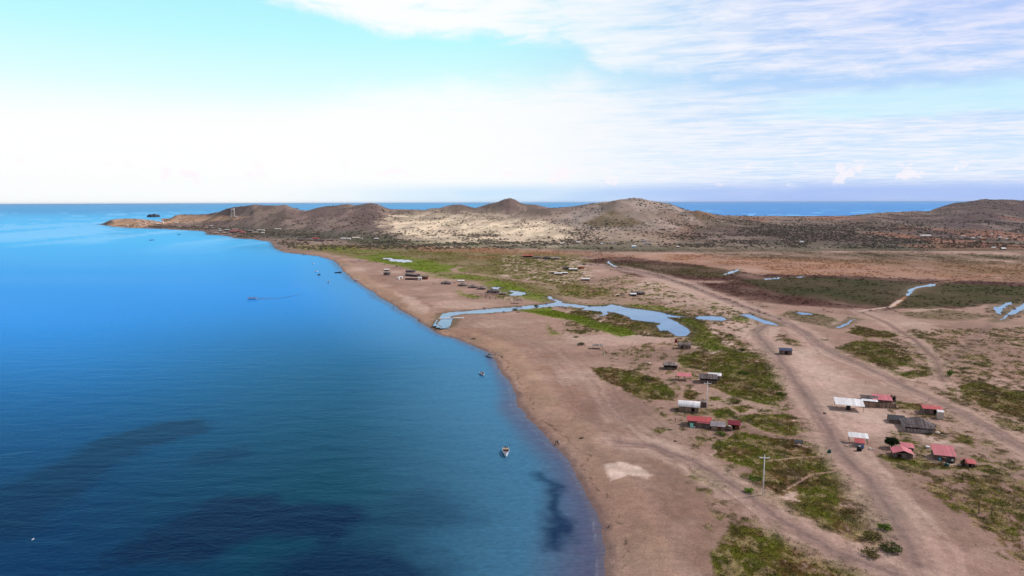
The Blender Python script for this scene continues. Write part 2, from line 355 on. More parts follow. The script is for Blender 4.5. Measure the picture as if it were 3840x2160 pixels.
# kind, polygon (2576-wide photo pixels), softness m, density, greenness
COV = [
 ('flat', olive, [(716, 612), (950, 618), (1200, 623), (1480, 640), (1450, 650), (1300, 652), (1330, 690), (1300, 700), (1400, 735), (1390, 757), (1310, 742), (1220, 715), (1120, 700), (1060, 682), (990, 665), (900, 652), (800, 634), (740, 626)], 14, 1.0),
 ('flat', (.27, .11, .06), [(760, 616), (900, 622), (1000, 626), (900, 628), (780, 622)], 12, .7),
 ('flat', (.33, .15, .09), [(1000, 618), (1300, 625), (1500, 634), (1480, 642), (1280, 640), (1060, 632)], 14, .8),
 ('flat', (.25, .12, .06), [(1150, 640), (1350, 648), (1290, 656), (1180, 655)], 12, .6),
 ('flat', bgreen, [(770, 622), (850, 619), (960, 630), (1010, 636), (960, 642), (860, 636)], 12, .75),
 ('flat', bgreen, [(888, 645), (960, 641), (1045, 646), (1100, 660), (1180, 676), (1160, 686), (1070, 686), (1010, 672), (960, 662)], 7, 1.0),
 ('flat', bgreen, [(1050, 690), (1130, 688), (1240, 692), (1280, 700), (1180, 704), (1100, 700)], 6, .8),
 ('flat', bgreen, [(1210, 712), (1250, 704), (1290, 712), (1350, 738), (1400, 752), (1380, 760), (1330, 757), (1270, 745), (1225, 730)], 5, 1.0),
 ('flat', bgreen, [(1130, 728), (1160, 731), (1215, 748), (1200, 754), (1160, 745)], 4, .8),
 ('flat', orange, [(1480, 641), (1700, 638), (2000, 648), (2300, 655), (2620, 668), (2620, 712), (2350, 702), (2100, 694), (1900, 690), (1750, 668), (1600, 652), (1500, 648)], 22, .85),
 ('flat', (.20, .11, .045), [(1900, 655), (2300, 655), (2620, 660), (2620, 690), (2300, 690), (2420, 672), (2100, 664)], 25, .6),
 ('flat', (.12, .080, .040), [(1750, 636), (2640, 640), (2640, 668), (2300, 668), (2000, 654), (1800, 648)], 22, .85),
 ('flat', (.125, .078, .036), [(2150, 664), (2640, 668), (2640, 714), (2450, 706), (2350, 690)], 22, .6),
 ('flat', redbr, [(1450, 654), (1560, 645), (1740, 664), (1900, 689), (2080, 692), (2330, 702), (2640, 712), (2640, 768), (2480, 766), (2400, 778), (2300, 768), (2250, 778), (2150, 779), (2000, 769), (1890, 757), (1830, 743), (1760, 723), (1700, 716), (1850, 707), (1700, 703), (1600, 697), (1520, 673), (1460, 663)], 8, 1.0),
 ('flat', (.065, .066, .014), [(1530, 662), (1600, 660), (1800, 672), (1880, 690), (1800, 700), (1650, 690), (1540, 672)], 12, .55),
 ('flat', (.038, .036, .007), [(1850, 703), (2080, 697), (2330, 710), (2292, 742), (2215, 772), (2100, 760), (1960, 740)], 14, 1.0),
 ('flat', (.042, .040, .007), [(2240, 774), (2300, 728), (2380, 712), (2640, 722), (2640, 762), (2480, 764), (2360, 776)], 10, 1.0),
 ('flat', (.085, .07, .02), [(2265, 786), (2380, 779), (2515, 797), (2420, 808), (2290, 802)], 5, .9),
 ('flat', (.10, .05, .03), [(2290, 812), (2400, 822), (2360, 832), (2280, 828)], 4, .6),
 ('flat', (.045, .062, .018), [(840, 600), (930, 598), (1060, 598), (1200, 604), (1480, 617), (1520, 628), (1300, 625), (1050, 618), (900, 612)], 16, 1.0),
 ('flat', dgreen, [(1500, 620), (2000, 632), (2576, 640), (2576, 655), (2000, 640), (1500, 632)], 25, .6),
 # creek margins
 ('flat', bgreen, [(1310, 781), (1380, 773), (1425, 788), (1480, 800), (1560, 820), (1610, 842), (1560, 848), (1500, 828), (1420, 802), (1350, 792)], 3, 1.0),
 ('flat', bgreen, [(1365, 812), (1390, 822), (1412, 842), (1385, 843)], 2.5, .9),
 ('flat', bgreen, [(1700, 797), (1745, 806), (1775, 822), (1800, 848), (1835, 880), (1780, 886), (1720, 850), (1742, 838), (1722, 815)], 3, .75),
 ('flat', bgreen, [(1420, 757), (1500, 765), (1530, 762), (1480, 772), (1425, 765)], 2.5, .6),
 ('flat', bgreen, [(1560, 757), (1640, 765), (1740, 793), (1700, 796), (1620, 783)], 3, .5),
 ('flat', bgreen, [(1840, 792), (1890, 798), (1880, 808), (1830, 803)], 2.5, .9),
 ('veg', None, [(1400, 712), (1500, 722), (1540, 740), (1480, 750), (1410, 738)], 5, .75, .6),
 ('veg', None, [(1250, 745), (1300, 740), (1310, 752), (1270, 758)], 4, .6, .6),
 ('veg', None, [(1400, 805), (1480, 800), (1560, 835), (1500, 845), (1415, 842)], 5, .48, .4),
 ('veg', None, [(1430, 775), (1520, 780), (1600, 802), (1580, 818), (1500, 800)], 4, .7, .3),
 ('veg', None, [(1580, 815), (1650, 810), (1660, 840), (1700, 850), (1620, 842)], 4, .7, .35),
 ('veg', None, [(1590, 768), (1700, 775), (1745, 795), (1640, 790)], 4, .55, .4),
 ('veg', None, [(1500, 695), (1580, 690), (1700, 715), (1640, 725), (1530, 705)], 5, .35, .4),
 ('veg', None, [(1240, 640), (1500, 650), (1320, 690), (1280, 690), (1180, 665)], 14, .45, .6),
 # near ground cover
 ('veg', None, [(1485, 925), (1540, 922), (1600, 935), (1660, 955), (1697, 988), (1690, 1006), (1640, 1003), (1570, 980), (1510, 950)], 1.5, .85, .66),
 ('veg', None, [(1702, 897), (1760, 882), (1870, 880), (1930, 895), (1962, 925), (1978, 975), (1968, 1000), (1932, 1018), (1870, 1008), (1812, 985), (1772, 962), (1800, 950), (1770, 930), (1730, 925), (1715, 908)], 1.5, .78, .62),
 ('veg', None, [(1775, 810), (1850, 845), (1920, 895), (1890, 898), (1800, 868)], 2, .5, .5),
 ('veg', None, [(1716, 985), (1740, 977), (1767, 992), (1740, 1007), (1718, 1000)], 1.2, .7, .5),
 ('veg', None, [(1782, 1000), (1800, 998), (1815, 1008), (1790, 1012)], 1.0, .9, .7),
 ('veg', None, [(1800, 1045), (1830, 1028), (1880, 1024), (1900, 1032), (1860, 1046), (1815, 1047)], 1.0, .8, .6),
 ('veg', None, [(1868, 1062), (1900, 1045), (1980, 1045), (2035, 1058), (2058, 1085), (2000, 1090), (1920, 1080)], 1.2, .75, .5),
 ('veg', None, [(1798, 1150), (1815, 1105), (1860, 1088), (1915, 1095), (1945, 1130), (1930, 1165), (1890, 1180), (1840, 1165)], 1.2, .92, .8),
 ('veg', None, [(1915, 1095), (1990, 1100), (2070, 1122), (2100, 1165), (2120, 1185), (2195, 1255), (2235, 1310), (2255, 1395), (2215, 1398), (2130, 1350), (2040, 1310), (1985, 1290), (1935, 1268), (1890, 1238), (1880, 1205), (1900, 1180), (1950, 1150)], 1.5, .70, .42),
 ('veg', None, [(2010, 1235), (2060, 1230), (2100, 1250), (2120, 1275), (2080, 1300), (2020, 1290), (2000, 1262)], 1.5, .95, .85),
 ('veg', None, [(1890, 1245), (1940, 1240), (1985, 1270), (1960, 1282), (1915, 1265)], 1.0, .9, .85),
 ('veg', None, [(1812, 1420), (1820, 1350), (1850, 1318), (1905, 1318), (1975, 1345), (2060, 1400), (2120, 1449), (2220, 1560), (1840, 1560)], 1.5, .82, .62),
 ('veg', None, [(1745, 1184), (1775, 1178), (1800, 1195), (1827, 1228), (1808, 1236), (1765, 1215)], 1.0, .9, .8),
 ('veg', None, [(1636, 1075), (1660, 1072), (1690, 1080), (1660, 1086)], .8, .8, .6),
 ('veg', None, [(2100, 1420), (2200, 1440), (2260, 1470), (2200, 1500)], 1.2, .6, .5),
 ('flat', (.10, .15, .018), [(2085, 882), (2160, 860), (2240, 857), (2275, 875), (2255, 888), (2200, 890), (2120, 895)], 2.5, .95),
 ('veg', None, [(2085, 880), (2160, 860), (2240, 857), (2285, 880), (2292, 905), (2240, 932), (2180, 922), (2130, 905)], 2, .72, .5),
 ('veg', None, [(2262, 942), (2330, 920), (2348, 935), (2330, 950), (2290, 955)], 1.5, .6, .55),
 ('veg', None, [(2375, 935), (2395, 940), (2392, 955), (2378, 952)], 1.0, .9, .9),
 ('veg', None, [(2132, 838), (2165, 822), (2215, 832), (2255, 845), (2190, 850)], 1.8, .8, .5),
 ('flat', (.09, .12, .018), [(1945, 793), (2010, 783), (2045, 788), (2100, 800), (2110, 808), (2085, 822), (2040, 815), (1990, 806)], 2.5, .85),
 ('veg', None, [(1928, 846), (1985, 836), (2025, 870), (1990, 873), (1940, 858)], 2, .48, .4),
 ('veg', None, [(2035, 855), (2080, 848), (2100, 858), (2060, 865)], 1.5, .5, .4),
 ('veg', None, [(2320, 835), (2440, 822), (2500, 850), (2400, 880), (2350, 900), (2310, 860)], 4, .40, .25),
 ('veg', None, [(2400, 880), (2640, 860), (2640, 960), (2560, 970), (2430, 960), (2400, 930)], 4, .38, .3),
 ('veg', None, [(2420, 972), (2480, 966), (2530, 985), (2640, 1010), (2640, 1070), (2500, 1030), (2440, 1002)], 2, .9, .6),
 ('veg', None, [(2255, 1008), (2330, 1018), (2335, 1034), (2262, 1030)], 1.0, .75, .6),
 ('veg', None, [(2230, 1020), (2290, 1030), (2380, 1060), (2430, 1080), (2480, 1125), (2400, 1112), (2360, 1085), (2230, 1045)], 2, .42, .4),
 ('veg', None, [(2300, 1085), (2400, 1082), (2480, 1110), (2440, 1130), (2330, 1115)], 2, .5, .35),
 ('veg', None, [(2200, 1147), (2290, 1150), (2400, 1168), (2480, 1172), (2510, 1195), (2420, 1185), (2280, 1175)], 1.2, .72, .5),
 ('veg', None, [(2210, 1160), (2330, 1180), (2500, 1190), (2640, 1190), (2640, 1520), (2500, 1400), (2380, 1290), (2300, 1230)], 2.5, .46, .22),
 ('veg', None, [(2455, 1265), (2500, 1270), (2500, 1290), (2460, 1285)], 1.0, .7, .3),
 ('flat', (.66, .50, .42), [(1523, 1165), (1560, 1155), (1600, 1170), (1650, 1200), (1640, 1208), (1590, 1195), (1550, 1205)], 1.2, 1.0),
 ('veg', None, [(1500, 880), (1700, 850), (1950, 870), (2000, 1000), (2060, 1120), (2240, 1380), (2200, 1449), (1850, 1449), (1700, 1230), (1700, 1100), (1500, 950)], 3, .30, .45),
 ('veg', None, [(2150, 830), (2640, 820), (2640, 1520), (2450, 1400), (2300, 1230), (2180, 1150), (2300, 1000), (2150, 900)], 3, .36, .4),
 ('veg', None, [(1500, 690), (1700, 720), (1900, 790), (1960, 850), (1800, 830), (1600, 760), (1480, 740)], 4, .36, .45),
 ('veg', None, [(1260, 640), (1480, 650), (1500, 700), (1400, 720), (1250, 700)], 8, .5, .6),
 ('flat', pale, [(1355, 1010), (1400, 1020), (1430, 1060), (1390, 1050), (1360, 1035)], 2.5, .35),
 ('flat', pale, [(985, 727), (1010, 740), (1050, 752), (1085, 775), (1070, 792), (1045, 785), (1015, 760)], 3, .6),
 ('flat', pale, [(870, 672), (905, 670), (930, 685), (880, 690)], 4, .35),
 ('flat', pale, [(2100, 1010), (2290, 1040), (2330, 1080), (2240, 1110), (2120, 1070)], 5, .32),
 ('flat', pale, [(2000, 700), (2200, 740), (2150, 800), (2050, 790), (1950, 760)], 10, .0),
 ('flat', pale, [(2150, 784), (2250, 790), (2340, 815), (2400, 835), (2330, 840), (2240, 810)], 5, .5),
 ('flat', pale, [(2480, 1040), (2576, 1180), (2576, 1250), (2440, 1130)], 6, .28),
 ('flat', damp, [(1090, 806), (1150, 785), (1220, 800), (1180, 830), (1260, 900), (1200, 870), (1130, 835)], 4, .45),
 ('flat', olive, [(1240, 640), (1500, 655), (1420, 690), (1540, 735), (1560, 760), (1400, 755), (1330, 735), (1250, 700)], 12, .8),
 ('flat', pale, [(1760, 770), (1900, 790), (1990, 860), (2060, 900), (2180, 960), (2300, 1040), (2330, 1080), (2200, 1130), (2090, 1060), (2020, 960), (1960, 860), (1850, 850)], 12, .75),
 ('flat', pale, [(1640, 690), (1760, 730), (1900, 790), (1800, 800), (1700, 770), (1560, 730)], 12, .60),
 ('flat', damp, [(1500, 1100), (1700, 1150), (1850, 1300), (1800, 1449), (1640, 1449), (1600, 1250)], 14, .16),
 ('veg', None, [(1545, 765), (1700, 770), (1760, 800), (1840, 880), (1780, 890), (1690, 850), (1580, 845), (1420, 800), (1440, 775)], 3, .62, .5),
 ('flat', bgreen, [(1700, 799), (1730, 800), (1770, 820), (1800, 848), (1838, 878), (1790, 886), (1735, 850), (1742, 838), (1725, 818)], 2.0, .85),
 ('flat', bgreen, [(1305, 781), (1380, 773), (1425, 788), (1480, 800), (1560, 820), (1610, 842), (1560, 848), (1500, 828), (1420, 802), (1350, 792)], 2.5, 1.0),
 ('flat', (.25, .20, .12), [(1130, 806), (1330, 800), (1420, 860), (1300, 870)], 10, .25),
]
COV.sort(key=lambda e: 3 if e[1] == bgreen and e[3] < 4 else 0 if e[0] == 'flat' else (1 if e[4] < .5 else 2))
# tracks: polyline, half width m, colour, strength
TRK = [([(2350, 1560), (2318, 1449), (2290, 1380), (2240, 1290), (2180, 1200), (2110, 1130), (2070, 1060), (2030, 1000), (1990, 940), (1955, 895), (1915, 855), (1905, 838), (1925, 820), (1965, 808)], 4.2, (.20, .138, .120), .75, 1),
       ([(2640, 1170), (2500, 1085), (2400, 1030), (2300, 985), (2190, 930), (2100, 892), (2060, 868), (2020, 835), (1960, 803), (1880, 775), (1800, 745), (1730, 717), (1640, 690), (1550, 672), (1460, 664)], 3.9, (.20, .138, .122), .7, 1),
       ([(1560, 1110), (1640, 1120), (1740, 1160), (1850, 1222), (1950, 1300), (2080, 1378), (2200, 1425), (2320, 1470)], 3.6, (.19, .130, .115), .75, 1),
       ([(2372, 960), (2355, 905), (2300, 855), (2230, 812), (2160, 783)], 2.4, damp, .85, 1),
       ([(2368, 920), (2420, 885), (2470, 840), (2500, 805)], 3.0, damp, .35, 0),
       ([(1960, 800), (2050, 812), (2110, 822), (2140, 800)], 2.0, damp, .5, 0),
       ([(1470, 1010), (1500, 1060), (1560, 1110)], 3.0, damp, .25, 0),
       ([(1500, 960), (1545, 1040), (1620, 1100), (1720, 1140)], 2.2, pale, .18, 0),
       ([(1400, 880), (1480, 960), (1530, 1060)], 2.2, pale, .15, 0),
       ([(1760, 1000), (1820, 1015), (1860, 1040), (1960, 1040)], 1.2, sand, .9, 0),
       ([(1870, 1062), (1930, 1090), (2040, 1110), (2100, 1118)], .7, sand, .9, 0),
       ([(1720, 1210), (1650, 1190), (1560, 1180), (1480, 1120)], 2.4, damp, .25, 0),
       ([(1930, 1160), (2020, 1150), (2090, 1150)], .6, sand, .8, 0),
       ([(1980, 1230), (2040, 1195), (2110, 1185)], .6, sand, .8, 0),
       ([(1700, 930), (1690, 950), (1720, 975), (1705, 1020)], 1.4, sand, .7, 0),
       ([(1698, 660), (1640, 655), (1500, 650)], 3.0, sand, .0, 0),
       ([(2250, 770), (2290, 735), (2330, 716), (2450, 700), (2500, 690)], 1.2, orange, .7, 0),
       ([(2160, 783), (2240, 772), (2265, 755)], 1.6, pale, .8, 0),
       ([(1160, 672), (1140, 677), (1150, 685), (1200, 690), (1290, 703), (1380, 715)], 3.0, sand, .9, 0),
       ([(2200, 660), (2300, 652), (2576, 640)], 5.0, orange, .0, 0)]
HILLPX = [  # polygons in px for the hills: colour, polygon, soft px, density; cloud-gap sunlight and duller slopes round it are painted in
 ((.165, .115, .103), [(250, 500), (1480, 500), (1480, 560), (960, 548), (960, 596), (560, 600), (250, 575)], 10, .95),
 ((.50, .31, .20), [(270, 575), (270, 540), (420, 545), (430, 540), (520, 542), (640, 545), (600, 552), (500, 558), (400, 566), (330, 576)], 4, .95),
 ((.43, .34, .26), [(960, 552), (1120, 530), (1400, 540), (1560, 570), (1700, 600), (1650, 622), (1300, 612), (1000, 600)], 30, .65),  # softer outer spread of the painted sunlit patch
 ((.95, .78, .56), [(985, 552), (1080, 540), (1200, 548), (1340, 562), (1440, 585), (1400, 600), (1240, 603), (1080, 596), (980, 575)], 44, .88),  # sun through a cloud gap, painted as cream over pale sandy ground
 ((.37, .305, .265), [(1390, 560), (1440, 528), (1500, 515), (1560, 505), (1600, 498), (1650, 505), (1700, 520), (1760, 550), (1700, 580), (1500, 580)], 14, .9),
 ((.17, .125, .06), [(1460, 562), (1545, 528), (1620, 562), (1580, 570), (1500, 572)], 6, .9),
 ((.11, .085, .04), [(1745, 540), (1762, 533), (1790, 545), (1780, 556), (1750, 552)], 5, .8),
 ((.090, .060, .055), [(1780, 560), (2640, 555), (2640, 650), (2200, 632), (1850, 615), (1720, 590)], 30, .85),
 ((.095, .062, .065), [(2130, 556), (2300, 535), (2350, 510), (2480, 490), (2600, 500), (2640, 575), (2400, 572)], 12, .9),
 ((.055, .068, .03), [(1400, 612), (1600, 605), (1800, 615), (2000, 618), (2576, 610), (2576, 650), (1900, 642), (1400, 630)], 20, .55),
 ((.060, .065, .045), [(530, 570), (720, 574), (960, 585), (1000, 600), (720, 604), (600, 585)], 6, .7),
]

# ------------------------------------------------------------------ materials
MATS = {}
def principled(name):
    m = bpy.data.materials.new(name); m.use_nodes = True; t = m.node_tree; t.nodes.clear(); N = NT(t)
    b = N.n('ShaderNodeBsdfPrincipled'); o = N.n('ShaderNodeOutputMaterial'); t.links.new(b.outputs[0], o.inputs[0])
    return m, N, b
def mat(name, c, rough=.85, var=.35, sc=1.5, stripe=0, spec=.3, metal=0, dirt=None):
    """painted / weathered surface: base colour broken by noise; stripe>0 adds vertical boards or ribs of that many per metre"""
    if name in MATS: return MATS[name]
    m, N, b = principled(name)
    tcn = N.n('ShaderNodeTexCoord').outputs['Object']
    n = N.noise(tcn, sc, 5, .6)
    f = N.smooth(n, .3, .7, 1 - var, 1 + var)
    col = N.mix(1.0, c, N.vec(f, f, f), 'MULTIPLY')
    if dirt:
        col = N.mix(N.smooth(N.noise(tcn, sc * .6, 4, .6), .48, .68), col, dirt)
    if stripe:
        s_ = N.n('ShaderNodeSeparateXYZ'); N.t.links.new(tcn, s_.inputs[0])
        a = N.m('MULTIPLY', s_.outputs[0] if ('sheet' in name or 'thatch' in name) else N.m('ADD', s_.outputs[0], s_.outputs[1]), stripe)
        cell = N.m('FLOOR', a)
        wn = N.n('ShaderNodeTexWhiteNoise'); wn.noise_dimensions = '1D'; N.put(wn.inputs['W'], cell)
        k = N.smooth(wn.outputs['Value'], 0, 1, *((.88, 1.08) if 'sheet' in name else (.6, 1.25)))
        col = N.mix(1.0, col, N.vec(k, k, k), 'MULTIPLY')
        fr = N.m('FRACT', a); gap = N.smooth(N.m('ABSOLUTE', N.m('SUBTRACT', fr, .5)), .42, .5, 1.0, .78 if 'sheet' in name else .45)
        col = N.mix(1.0, col, N.vec(gap, gap, gap), 'MULTIPLY')
    N.put(b.inputs['Base Color'], col)
    b.inputs['Roughness'].default_value = rough; b.inputs['Specular IOR Level'].default_value = spec; b.inputs['Metallic'].default_value = metal
    MATS[name] = m
    return m
def attr_mat(name, scs, amp, rough=.95, bump=0.0, spec=.1):
    m, N, b = principled(name)
    a = N.n('ShaderNodeAttribute'); a.attribute_name = 'Col'
    tcn = N.n('ShaderNodeNewGeometry').outputs['Position']
    col = a.outputs['Color']
    for s_, k in zip(scs, amp):
        n = N.noise(tcn, s_, 5, .65)
        f = N.smooth(n, .25, .75, 1 - k, 1 + k); col = N.mix(1.0, col, N.vec(f, f, f), 'MULTIPLY')
    hue = N.noise(tcn, .035, 3, .5)
    col = N.mix(N.smooth(hue, .35, .65, 0, .30), col, N.mix(1.0, col, (1.10, .93, .98), 'MULTIPLY'))
    N.put(b.inputs['Base Color'], col); b.inputs['Roughness'].default_value = rough; b.inputs['Specular IOR Level'].default_value = spec
    if bump:
        bn = N.n('ShaderNodeBump'); bn.inputs['Strength'].default_value = .6; bn.inputs['Distance'].default_value = bump
        N.put(bn.inputs['Height'], N.noise(tcn, 1.3, 6, .7)); N.t.links.new(bn.outputs[0], b.inputs['Normal'])
    return m
M_TER = attr_mat('terrain', (2.2, .45, .09), (.20, .16, .10), bump=.25)
M_VEG = attr_mat('foliage', (1.5,), (.30,), rough=.9)
def water_mat(name):
    m, N, b = principled(name)
    t = N.t
    a = N.n('ShaderNodeAttribute'); a.attribute_name = 'Col'
    pos = N.n('ShaderNodeNewGeometry').outputs['Position']
    rip = N.noise(N.vec(*[N.m('MULTIPLY', o_, k) for o_, k in zip(_sep(N, pos), (1.0, 1.7, 0))]), .55, 5, .62, .4)
    swl = N.noise(N.vec(*[N.m('MULTIPLY', o_, k) for o_, k in zip(_sep(N, pos), (.5, 1.2, 0))]), .14, 3, .5, .3)
    far = N.noise(N.vec(*[N.m('MULTIPLY', o_, k) for o_, k in zip(_sep(N, pos), (.25, 1.0, 0))]), .006, 4, .5, .3)
    bn = N.n('ShaderNodeBump'); bn.inputs['Strength'].default_value = 1.0; bn.inputs['Distance'].default_value = .10
    N.put(bn.inputs['Height'], N.m('ADD', rip, N.m('MULTIPLY', swl, 3.0)))
    f = N.smooth(rip, .3, .7, .86, 1.14)
    col = N.mix(1.0, a.outputs['Color'], N.vec(f, f, f), 'MULTIPLY')
    N.put(b.inputs['Base Color'], (0, 0, 0)); 
    t.nodes.remove(b)
    dif = N.n('ShaderNodeBsdfDiffuse'); N.put(dif.inputs[0], col)
    gl = N.n('ShaderNodeBsdfGlossy'); gl.inputs['Color'].default_value = (.25, .64, 1.0, 1)
    N.put(gl.inputs['Roughness'], N.smooth(far, .45, .70, .22, .10))
    fz = N.n('ShaderNodeFresnel'); fz.inputs['IOR'].default_value = 1.33
    t.links.new(bn.outputs[0], gl.inputs['Normal']); t.links.new(bn.outputs[0], fz.inputs['Normal'])
    mx = N.n('ShaderNodeMixShader'); N.put(mx.inputs[0], N.m('MULTIPLY', fz.outputs[0], .74)); t.links.new(dif.outputs[0], mx.inputs[1]); t.links.new(gl.outputs[0], mx.inputs[2])
    out = [n_ for n_ in t.nodes if n_.type == 'OUTPUT_MATERIAL'][0]; t.links.new(mx.outputs[0], out.inputs[0])
    return m
def _sep(N, p):
    s_ = N.n('ShaderNodeSeparateXYZ'); N.t.links.new(p, s_.inputs[0]); return s_.outputs[0], s_.outputs[1], s_.outputs[2]
M_SEA = water_mat('sea_water')
m_, N_, b_ = principled('pond_water'); M_POND = m_
b_.inputs['Base Color'].default_value = (.11, .26, .52, 1); b_.inputs['Roughness'].default_value = .12; b_.inputs['Specular IOR Level'].default_value = .35; b_.inputs['Specular Tint'].default_value = (.5, .75, 1, 1)
pn_ = N_.noise(N_.n('ShaderNodeNewGeometry').outputs['Position'], .05, 5, .6)
N_.put(b_.inputs['Base Color'], N_.mix(N_.smooth(pn_, .40, .62), (.030, .125, .34), (.065, .18, .38)))
bn_ = N_.n('ShaderNodeBump'); bn_.inputs['Distance'].default_value = .02; bn_.inputs['Strength'].default_value = .4
N_.put(bn_.inputs['Height'], N_.noise(N_.n('ShaderNodeNewGeometry').outputs['Position'], 2.0, 4, .6)); N_.t.links.new(bn_.outputs[0], b_.inputs['Normal'])

# ------------------------------------------------------------------ terrain grid
ys = [45.0]
while ys[-1] < 1150: ys.append(ys[-1] + max(.22, ys[-1] ** 2 / 51200 * .62))
ys = np.array(ys); ys = np.concatenate([ys, np.arange(ys[-1] + 8, 2700, 8.0), np.arange(2715, 4700, 25)])
sx = np.linspace(-.70, 1.30, 1480)
# nothing of the shore lies left of x/y = -0.2 nearer than 700 m
NR, NC = len(ys), len(sx)
GX = (sx[None, :] * ys[:, None]).ravel(); GY = np.repeat(ys, NC)
cd = coast_d(GX, GY)
GH = height(GX, GY, cd)
GV = np.stack([GX, GY, GH], 1); GF = gridfaces(NR, NC)
GU, GVv = proj(GX, GY, GH)
S_ = GY / 300.0
wx = GX + (fbm(GX, GY, 9, 0, 4) - .5) * 5 * np.maximum(1, S_) ** .8; wy = GY + (fbm(GX, GY, 11, 3, 4) - .5) * 9 * np.maximum(1, S_) ** 1.3
n0 = fbm(GX, GY * .7, 1.1, 6, 3); n1 = fbm(GX, GY * .75, 3.0, 1, 4); n2 = fbm(GX, GY, 9.0, 4, 4); n3 = fbm(GX, GY, 60, 2, 4)
nf = fbm(GX, GY * .5, 26, 5, 5)          # streaky at distance
colr = np.tile(np.array(sand), (len(GX), 1)).astype(float)
veg = np.zeros(len(GX)); vgreen = np.zeros(len(GX))
def blend(mask, c):
    m_ = mask[:, None]; colr[:] = colr * (1 - m_) + np.asarray(c) * m_
bigm = fbm(GX, GY, 40, 6, 4)
blend(ss(bigm, .50, .70) * .45 * (GY < 1300), damp); blend(ss(1 - bigm, .55, .75) * .40, pale)
band = ss(cd, 1, 5) * (1 - ss(cd, 11, 18)); blend(band * .5 * (GY < 900), (.42, .27, .17))
blend(ss(cd, 13, 20) * (1 - ss(cd, 24, 34)) * ss(n2, .45, .6) * .55 * (GY < 700), (.27, .15, .10))
tr = np.sin(cd * 1.1 + 4 * n3) * ss(cd, 14, 20) * (1 - ss(cd, 36, 46)); blend(np.clip(tr, 0, 1) ** 3 * .22 * (GY < 500), damp)
scrubz = ss(GVv, 945, 925) * (GY > 900)
blend(scrubz * .9, (.21, .150, .118))
blend((1 - ss(GY, 150, 330)) * .42 * (.6 + n3 * .6), damp)  # nearer ground darkened: damp sand plus lens falloff put into the colour
def inbox(px, py, P, mar):
    P = np.asarray(P); return (px > P[:, 0].min() - mar) & (px < P[:, 0].max() + mar) & (py > P[:, 1].min() - mar) & (py < P[:, 1].max() + mar)
for e in COV:
    P = W2(e[2]); soft = e[3]; mar = soft * 3 + 20 + GY * .02
    b = inbox(GX, GY, P, mar)
    if not b.any(): continue
    d = sdist(wx[b], wy[b], P)
    mk = ss(d, -soft, soft) if e[0] == 'flat' else ss(d, -soft * 2.0, soft * (1.1 if e[4] > .5 else 2.2))
    if e[0] == 'flat':
        nn = np.clip(.55 + 1.4 * (nf[b] - .42), .25, 1) if e[4] < 1 else np.clip(.8 + (nf[b] - .4), .6, 1)
        mfull = np.zeros(len(GX)); mfull[b] = mk * e[4] * np.where(mk > .98, nn, nn * ss(n2[b] + mk, .6, 1.2)); blend(mfull, e[1])
        g_ = e[1][1] > e[1][0] * 1.1
        if g_ and GY[b].mean() < 700:
            vv = np.zeros(len(GX)); vv[b] = ss(d, 0, soft) * e[4]; veg = np.maximum(veg, vv * .8); vgreen = np.where(vv > .1, .95, vgreen)
    else:
        dens, gr = e[4] - (.04 if e[4] > .55 else 0), e[5]
        th = 1 - dens
        q_ = n0[b] * .36 + n1[b] * .34 + n2[b] * .30; cover = ss(q_ + .34 * (mk - 1), .13 + th * .50, .29 + th * .50) * ss(mk, .05, .6)
        gg = ss(n2[b] * .6 + n0[b] * .35 + n3[b] * .15 + gr * .40, .62, .92)
        c = (1 - gg[:, None]) * np.array(bveg) + gg[:, None] * np.array(green)
        dk = ss(n1[b], .52, .7)[:, None] * .5; c = c * (1 - dk) + np.array(dgreen) * dk
        sk_ = ss(n0[b] * .5 + vn(GX[b], GY[b], 2.2, 7) * .5, .54, .68)[:, None] * .55; c = c * (1 - sk_) + np.array(straw) * sk_
        if e[4] > .55:
            bt = (ss(mk, .2, .9) * .62 * np.clip(.4 + n2[b] * 1.2, 0, 1))[:, None]; colr[b] = colr[b] * (1 - bt) + np.array((.165, .112, .052)) * bt
        gaps = ss(n2[b], .52, .34) * ss(mk, .3, .9) * (1 - cover) * (0 if e[4] < .5 else .75)
        colr[b] = colr[b] * (1 - gaps[:, None]) + np.array(pale) * gaps[:, None]
        colr[b] = colr[b] * (1 - cover[:, None]) + c * cover[:, None]
        veg[b] = np.maximum(veg[b] * (1 - cover), cover); vgreen[b] = np.where(cover > .2, gg, vgreen[b])
road = np.zeros(len(GX))
for ln, hw, c, st, isroad in TRK:
    L = W2(ln); b = inbox(GX, GY, L, hw * 4 + 6)
    wob_ = (n2[b] - .5) * hw * .7
    hwv = hw * np.maximum(1, GY[b] / 330) 
    d = ldist(GX[b] + wob_, GY[b] + wob_, L)
    core = 1 - ss(d, hwv * .15, hwv * 1.05)
    apron = .65 * (1 - ss(d + (n1[b] - .5) * 5, hwv * 1.0, hwv * 2.4)) * np.clip(.3 + n3[b] * 1.2, 0, 1) * (1 if isroad else 0)
    colr[b] = colr[b] * (1 - apron[:, None]) + (np.array(sand) * .45 + np.array(pale) * .55) * apron[:, None] if isroad else colr[b]
    rut = (.82 + .18 * np.cos(np.clip(d / hwv, 0, 1) * 9)) if isroad else 1.0
    mm = (core * min(1, st * 1.25) * rut * np.clip(.55 + n3[b], .4, 1))[:, None]
    colr[b] = colr[b] * (1 - mm) + np.array(c) * mm
    veg[b] *= 1 - np.maximum(apron, core * (st > .5))
    if isroad: road[b] = np.maximum(road[b], (d < hwv * 1.25) * 1.0)
